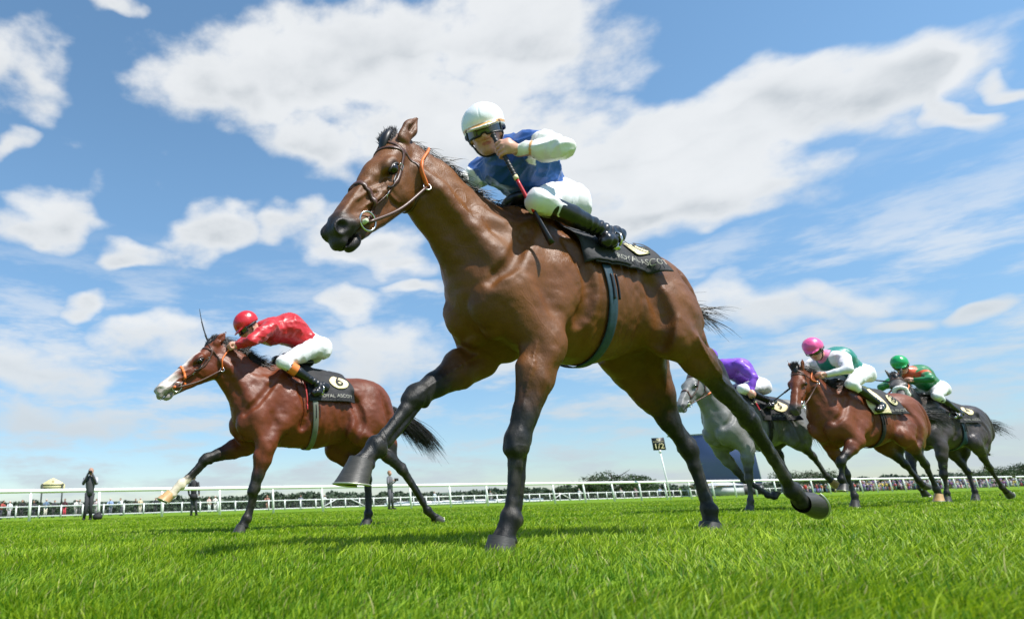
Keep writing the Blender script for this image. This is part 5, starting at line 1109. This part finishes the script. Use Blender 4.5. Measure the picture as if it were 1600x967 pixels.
GREY = dict(id='grey', label='pale grey horse whose rider wears purple, seen past the trailing hind leg', o=(4.938, 7.770), deg=196, s=.88, lf=.98, vox=.014, W=(-.13, 1.375),
 LF=[(0, 0, 0), (-.07, .17, .68), (-.04, .14, .37), (-.01, .12, .12), (0, .11, .055), (.04, .11, 0)], RF=[(0, 0, 0), (-.06, -.17, .68), (-.30, -.15, .36), (-.58, -.13, .17), (-.67, -.13, .15), (-.75, -.13, .16)],
 LH=[(0, 0, 0), (-.78, .2, .80), (-1.08, .15, .60), (-1.24, .13, .37), (-1.29, .13, .32), (-1.37, .13, .30)], RH=[(0, 0, 0), (-.72, -.2, .80), (-.95, -.15, .64), (-.93, -.13, .36), (-.90, -.13, .29), (-.85, -.12, .23)],
 sole=dict(LF=(0, -1), RF=(-.3, 1), LH=(-1, -.2), RH=(-.3, -1)), poll=(.33, .02, 1.61), nose=(.69, .10, 1.27), Lh=.60, ear=(-.18, .06, .03), col=(.16, .16, .155), dark=(.035, .035, .035), muz=(.12, .12, .12), paint=paint_grey, tan=('LH',),
 tail=(-.35, 0, -.25), tspread=.16, ntail=160, tgrav=.4, mane_len=.8, nmane=600, hair_r=1.5, hairmat='hair_mid', tailmat='hair_grey', hands=(-.10, 0, 1.52), cloth=(-.80, 1.55), txt=(-.57, 1.34, 1), pan=(-.60, .85, .12, .30), num='3', saddle=-.22, stirrup=(-.50, .24, 1.16), girthmat='cloth_black')
horse(GREY)
def silk_purple(V, K): n = vnoise(V, 6, 3); return np.array((.20, .06, .55))*(1+.06*n)[:, None]
JG = dict(wrinkle=.6, label='jockey in purple silks and white breeches on the grey horse', s=.92, vox=.012, pelvis=(-.60, 0, 1.47), neck=(-.24, .0, 1.72), head=(-.06, -.05, 1.79), face=(.85, .2, -.3), up=(.1, 0, 1), arch=.08, helmet=(.20, .06, .55), silk=silk_purple,
 Lsh=(-.26, .17, 1.69), Lel=(-.30, .28, 1.52), Lwr=(-.22, .27, 1.36), Lgrip=(-.20, .27, 1.31), Lax=(.2, .2, -1), Lbk=(.5, .7, 0), Rsh=(-.26, -.17, 1.69), Rel=(-.12, -.25, 1.58), Rwr=(-.02, -.1, 1.52), Rgrip=(.02, -.07, 1.52), Rax=(0, 1, 0), Rbk=(.3, 0, 1),
 Lkn=(-.12, .24, 1.38), Rkn=(-.12, -.24, 1.38), Lan=(-.50, .24, 1.24), Ran=(-.50, -.24, 1.24), Lto=(-.43, .26, 1.17), Rto=(-.43, -.26, 1.17))
jockey(JG, GREY['o'], 196)
whip('short whip with red end held down beside the neck of the grey horse', (-.20, .27, 1.35), (-.24, .33, 1.03), GREY['o'], 196, .010, red=True)
BY = dict(id='bay_far', sx=.98, label='reddish bay horse whose rider wears a pink cap', o=(5.956, 7.257), deg=196, s=.86, lf=.98, vox=.013, W=(.04, 1.325),
 LF=[(0, 0, 0), (.15, .18, .70), (.41, .15, .50), (.45, .13, .31), (.43, .13, .25), (.46, .13, .18)], RF=[(0, 0, 0), (.06, -.17, .69), (-.03, -.15, .38), (-.04, -.13, .14), (-.03, -.13, .08), (0, -.13, .02)],
 LH=[(0, 0, 0), (-.52, .21, .73), (-.82, .15, .45), (-.91, .13, .18), (-.92, .13, .12), (-.89, .13, .055)], RH=[(0, 0, 0), (-.78, -.2, .70), (-.99, -.15, .46), (-1.10, -.13, .28), (-1.14, -.13, .23), (-1.17, -.12, .19)],
 sole=dict(LF=(.2, -1), RF=(0, -1), LH=(0, -1), RH=(-.6, -.8)), poll=(.50, .0, 1.52), nose=(.83, .08, 1.06), Lh=.58, ear=(-.16, .14, .05), col=(.150, .038, .010), dark=BAYDK, muz=(.05, .04, .035), tan=('LH',),
 tail=(-.5, 0, .0), tspread=.14, ntail=500, tgrav=.6, mane_len=1.5, nmane=900, hair_r=1.5, hands=(.30, 0, 1.42), rein_neck=True, nonose=True, cloth=(-.74, 1.5), txt=(-.55, 1.34, 1), cmat='cloth_black', over='cream', pan=(-.64, .85, .07, .24), num='8', saddle=-.22, stirrup=(-.24, .24, 1.02), girthmat='cloth_black')
horse(BY)
def silk_pg(V, K):
    c = np.tile(np.array((.01, .20, .16)), (len(V), 1))
    for q in 'LR':
        sh, el, wr = K['arms'][q]; t, d = seg_t(V, sh, el); t2, d2 = seg_t(V, el, wr); c[(d < .13) | (d2 < .09)] = (.76, .74, .75)
    e = np.linalg.norm(V-K['nk'], axis=1) < .10; c[e] = (.72, .22, .40); return c
JB = dict(wrinkle=.5, label='jockey in pink cap, white sleeves and dark green body', s=.92, vox=.011, pelvis=(-.38, 0, 1.49), neck=(.0, 0, 1.66), head=(.15, .0, 1.735), face=(.85, .28, -.45), up=(.2, 0, 1), arch=.08, helmet=(.78, .10, .30), silk=silk_pg,
 Lsh=(.0, .18, 1.62), Lel=(.16, .30, 1.46), Lwr=(.27, .14, 1.43), Lgrip=(.31, .09, 1.425), Lax=(0, 1, 0), Lbk=(.3, 0, 1), Rsh=(.0, -.18, 1.62), Rel=(.16, -.28, 1.48), Rwr=(.27, -.13, 1.43), Rgrip=(.31, -.09, 1.425), Rax=(0, 1, 0), Rbk=(.3, 0, 1),
 Lkn=(.08, .23, 1.31), Rkn=(.08, -.23, 1.31), Lan=(-.24, .24, 1.10), Ran=(-.24, -.24, 1.10), Lto=(-.17, .26, 1.02), Rto=(-.17, -.26, 1.02))
jockey(JB, BY['o'], 196)
whip('dark whip lying low across the muzzle of the bay horse behind', (.33, -.10, 1.42), (.62, -.42, 1.12), BY['o'], 196, .010)
def paint_drk(V, c, n, K):
    f = K['ish'][:, None]; c = c*(1-f)+f*np.array((.09, .08, .075))*(1+.5*vnoise(V, 30, 2))[:, None]; return c
DK = dict(id='dark', label='dark brown horse with a white sheepskin noseband, rearmost and farthest right', o=(8.220, 8.897), deg=198, s=.88, lf=.98, vox=.015, W=(-.30, 1.38),
 LF=[(0, 0, 0), (-.10, .18, .70), (-.05, .15, .37), (-.03, .13, .13), (-.03, .12, .075), (0, .12, .01)], RF=[(0, 0, 0), (-.12, -.18, .70), (.02, -.15, .42), (.0, -.13, .20), (-.04, -.13, .15), (-.05, -.13, .10)],
 LH=[(0, 0, 0), (-.75, .21, .77), (-1.02, .15, .45), (-1.20, .13, .17), (-1.26, .13, .12), (-1.32, .13, .08)], RH=[(0, 0, 0), (-.95, -.2, .74), (-1.12, -.15, .40), (-1.10, -.13, .14), (-1.09, -.13, .08), (-1.06, -.12, .03)],
 sole=dict(LF=(0, -1), RF=(-.2, -1), LH=(-.9, -.3), RH=(0, -1)), poll=(.10, .03, 1.70), nose=(.42, .22, 1.41), Lh=.60, ear=(-.10, .22, .08), col=(.042, .032, .028), dark=(.010, .009, .009), muz=(.02, .018, .017), paint=paint_drk, sheep=True,
 tail=(-.5, 0, .0), tspread=.14, ntail=160, tgrav=.8, mane_len=1.2, nmane=600, hair_r=1.5, hands=(-.03, 0, 1.58), cloth=(-.74, 1.5), txt=(-.55, 1.34, 1), pan=(-.60, .85, .10, .24), num='4', saddle=-.22, stirrup=(-.46, .24, 1.10), girthmat='girth')
horse(DK)
def silk_green(V, K):
    c = np.tile(np.array((.005, .16, .045)), (len(V), 1)); e = np.linalg.norm(V-K['nk'], axis=1) < .12; c[e] = (.62, .10, .03)
    for q in 'LR':
        sh, el, wr = K['arms'][q]; t, d = seg_t(V, sh, el); c[(d < .12) & (np.abs(t-.12) < .12)] = (.62, .10, .03)
    return c
JD = dict(wrinkle=.5, label='jockey in bright green cap and green silks with orange-red shoulders', s=.92, vox=.012, pelvis=(-0.67, 0, 1.55), neck=(-0.24, 0, 1.76), head=(-0.10, .02, 1.84), face=(.80, .45, -.45), up=(.2, 0, 1), arch=.08, helmet=(.01, .33, .09), silk=silk_green,
 Lsh=(-0.27, .18, 1.70), Lel=(-0.12, .30, 1.60), Lwr=(-0.06, .14, 1.62), Lgrip=(-0.03, .09, 1.63), Lax=(0, 1, 0), Lbk=(.3, 0, 1), Rsh=(-0.27, -.18, 1.70), Rel=(-0.12, -.30, 1.60), Rwr=(-0.06, -.14, 1.62), Rgrip=(-0.03, -.09, 1.63), Rax=(0, 1, 0), Rbk=(.3, 0, 1),
 Lkn=(-0.26, .23, 1.39), Rkn=(-0.26, -.23, 1.39), Lan=(-0.58, .24, 1.18), Ran=(-0.58, -.24, 1.18), Lto=(-0.51, .26, 1.10), Rto=(-0.51, -.26, 1.10))
jockey(JD, DK['o'], 198)
whip('black whip pointing out sideways from the hands of the jockey in green', (-.03, -.09, 1.63), (.42, -.55, 1.82), DK['o'], 198, .010)
# turf thrown up by the hooves
rg = np.random.RandomState(21); spots = [(7.6, 7.5, .35), (7.9, 7.7, .55), (8.3, 7.9, .30), (9.9, 9.2, .35), (10.1, 9.3, .6), (10.4, 9.5, .85), (10.6, 9.4, .45), (10.3, 9.1, 1.1), (9.6, 9.1, .2), (6.9, 7.4, .25), (2.55, 4.5, .25), (2.75, 4.7, .4), (7.46, 7.92, 0.1), (7.56, 8.03, 0.4), (7.92, 7.58, 0.28), (7.24, 7.6, 0.2), (7.52, 7.9, 0.44), (8.12, 8.02, 0.42), (7.51, 7.64, 0.08), (10.44, 9.34, 0.54), (10.14, 9.33, 0.27), (9.77, 9.24, 0.25), (9.92, 9.42, 0.9), (9.81, 9.2, 0.17), (10.38, 9.22, 0.76), (9.66, 9.14, 0.24), (10.19, 9.45, 0.42), (10.67, 9.63, 0.16), (10.85, 9.7, 0.18), (10.81, 9.37, 0.32), (10.65, 9.6, 0.06), (10.56, 9.46, 0.07), (10.14, 9.93, 0.07)]
for i, (x, y, z) in enumerate(spots):
    V, Q = SDF().ell((0, 0, 0), (.02, .012, .012), .01).ell((.012, .008, .006), (.012, .012, .008), .01).grid(.005)
    o = mesh('turf_divot', V*(.35+.6*rg.rand()), Q, mat('soil', (.05, .045, .02), .9) if i == 0 else bpy.data.materials['soil'], None); o.location = (x, y, z); o.rotation_euler = tuple(rg.rand(3)*6)
    tag(o, 'small dark clod of turf thrown up in the air behind the rear horses', 'turf clod', 'clods of turf in the air')
    V, F = hair(np.zeros((10, 3)), rg.randn(10, 3), .02+.02*rg.rand(10), .0012, 4, .3, .1, i); mesh('grass_tuft', V, F, mat('tuft', (.10, .2, .02), .6) if i == 0 else bpy.data.materials['tuft'], o)
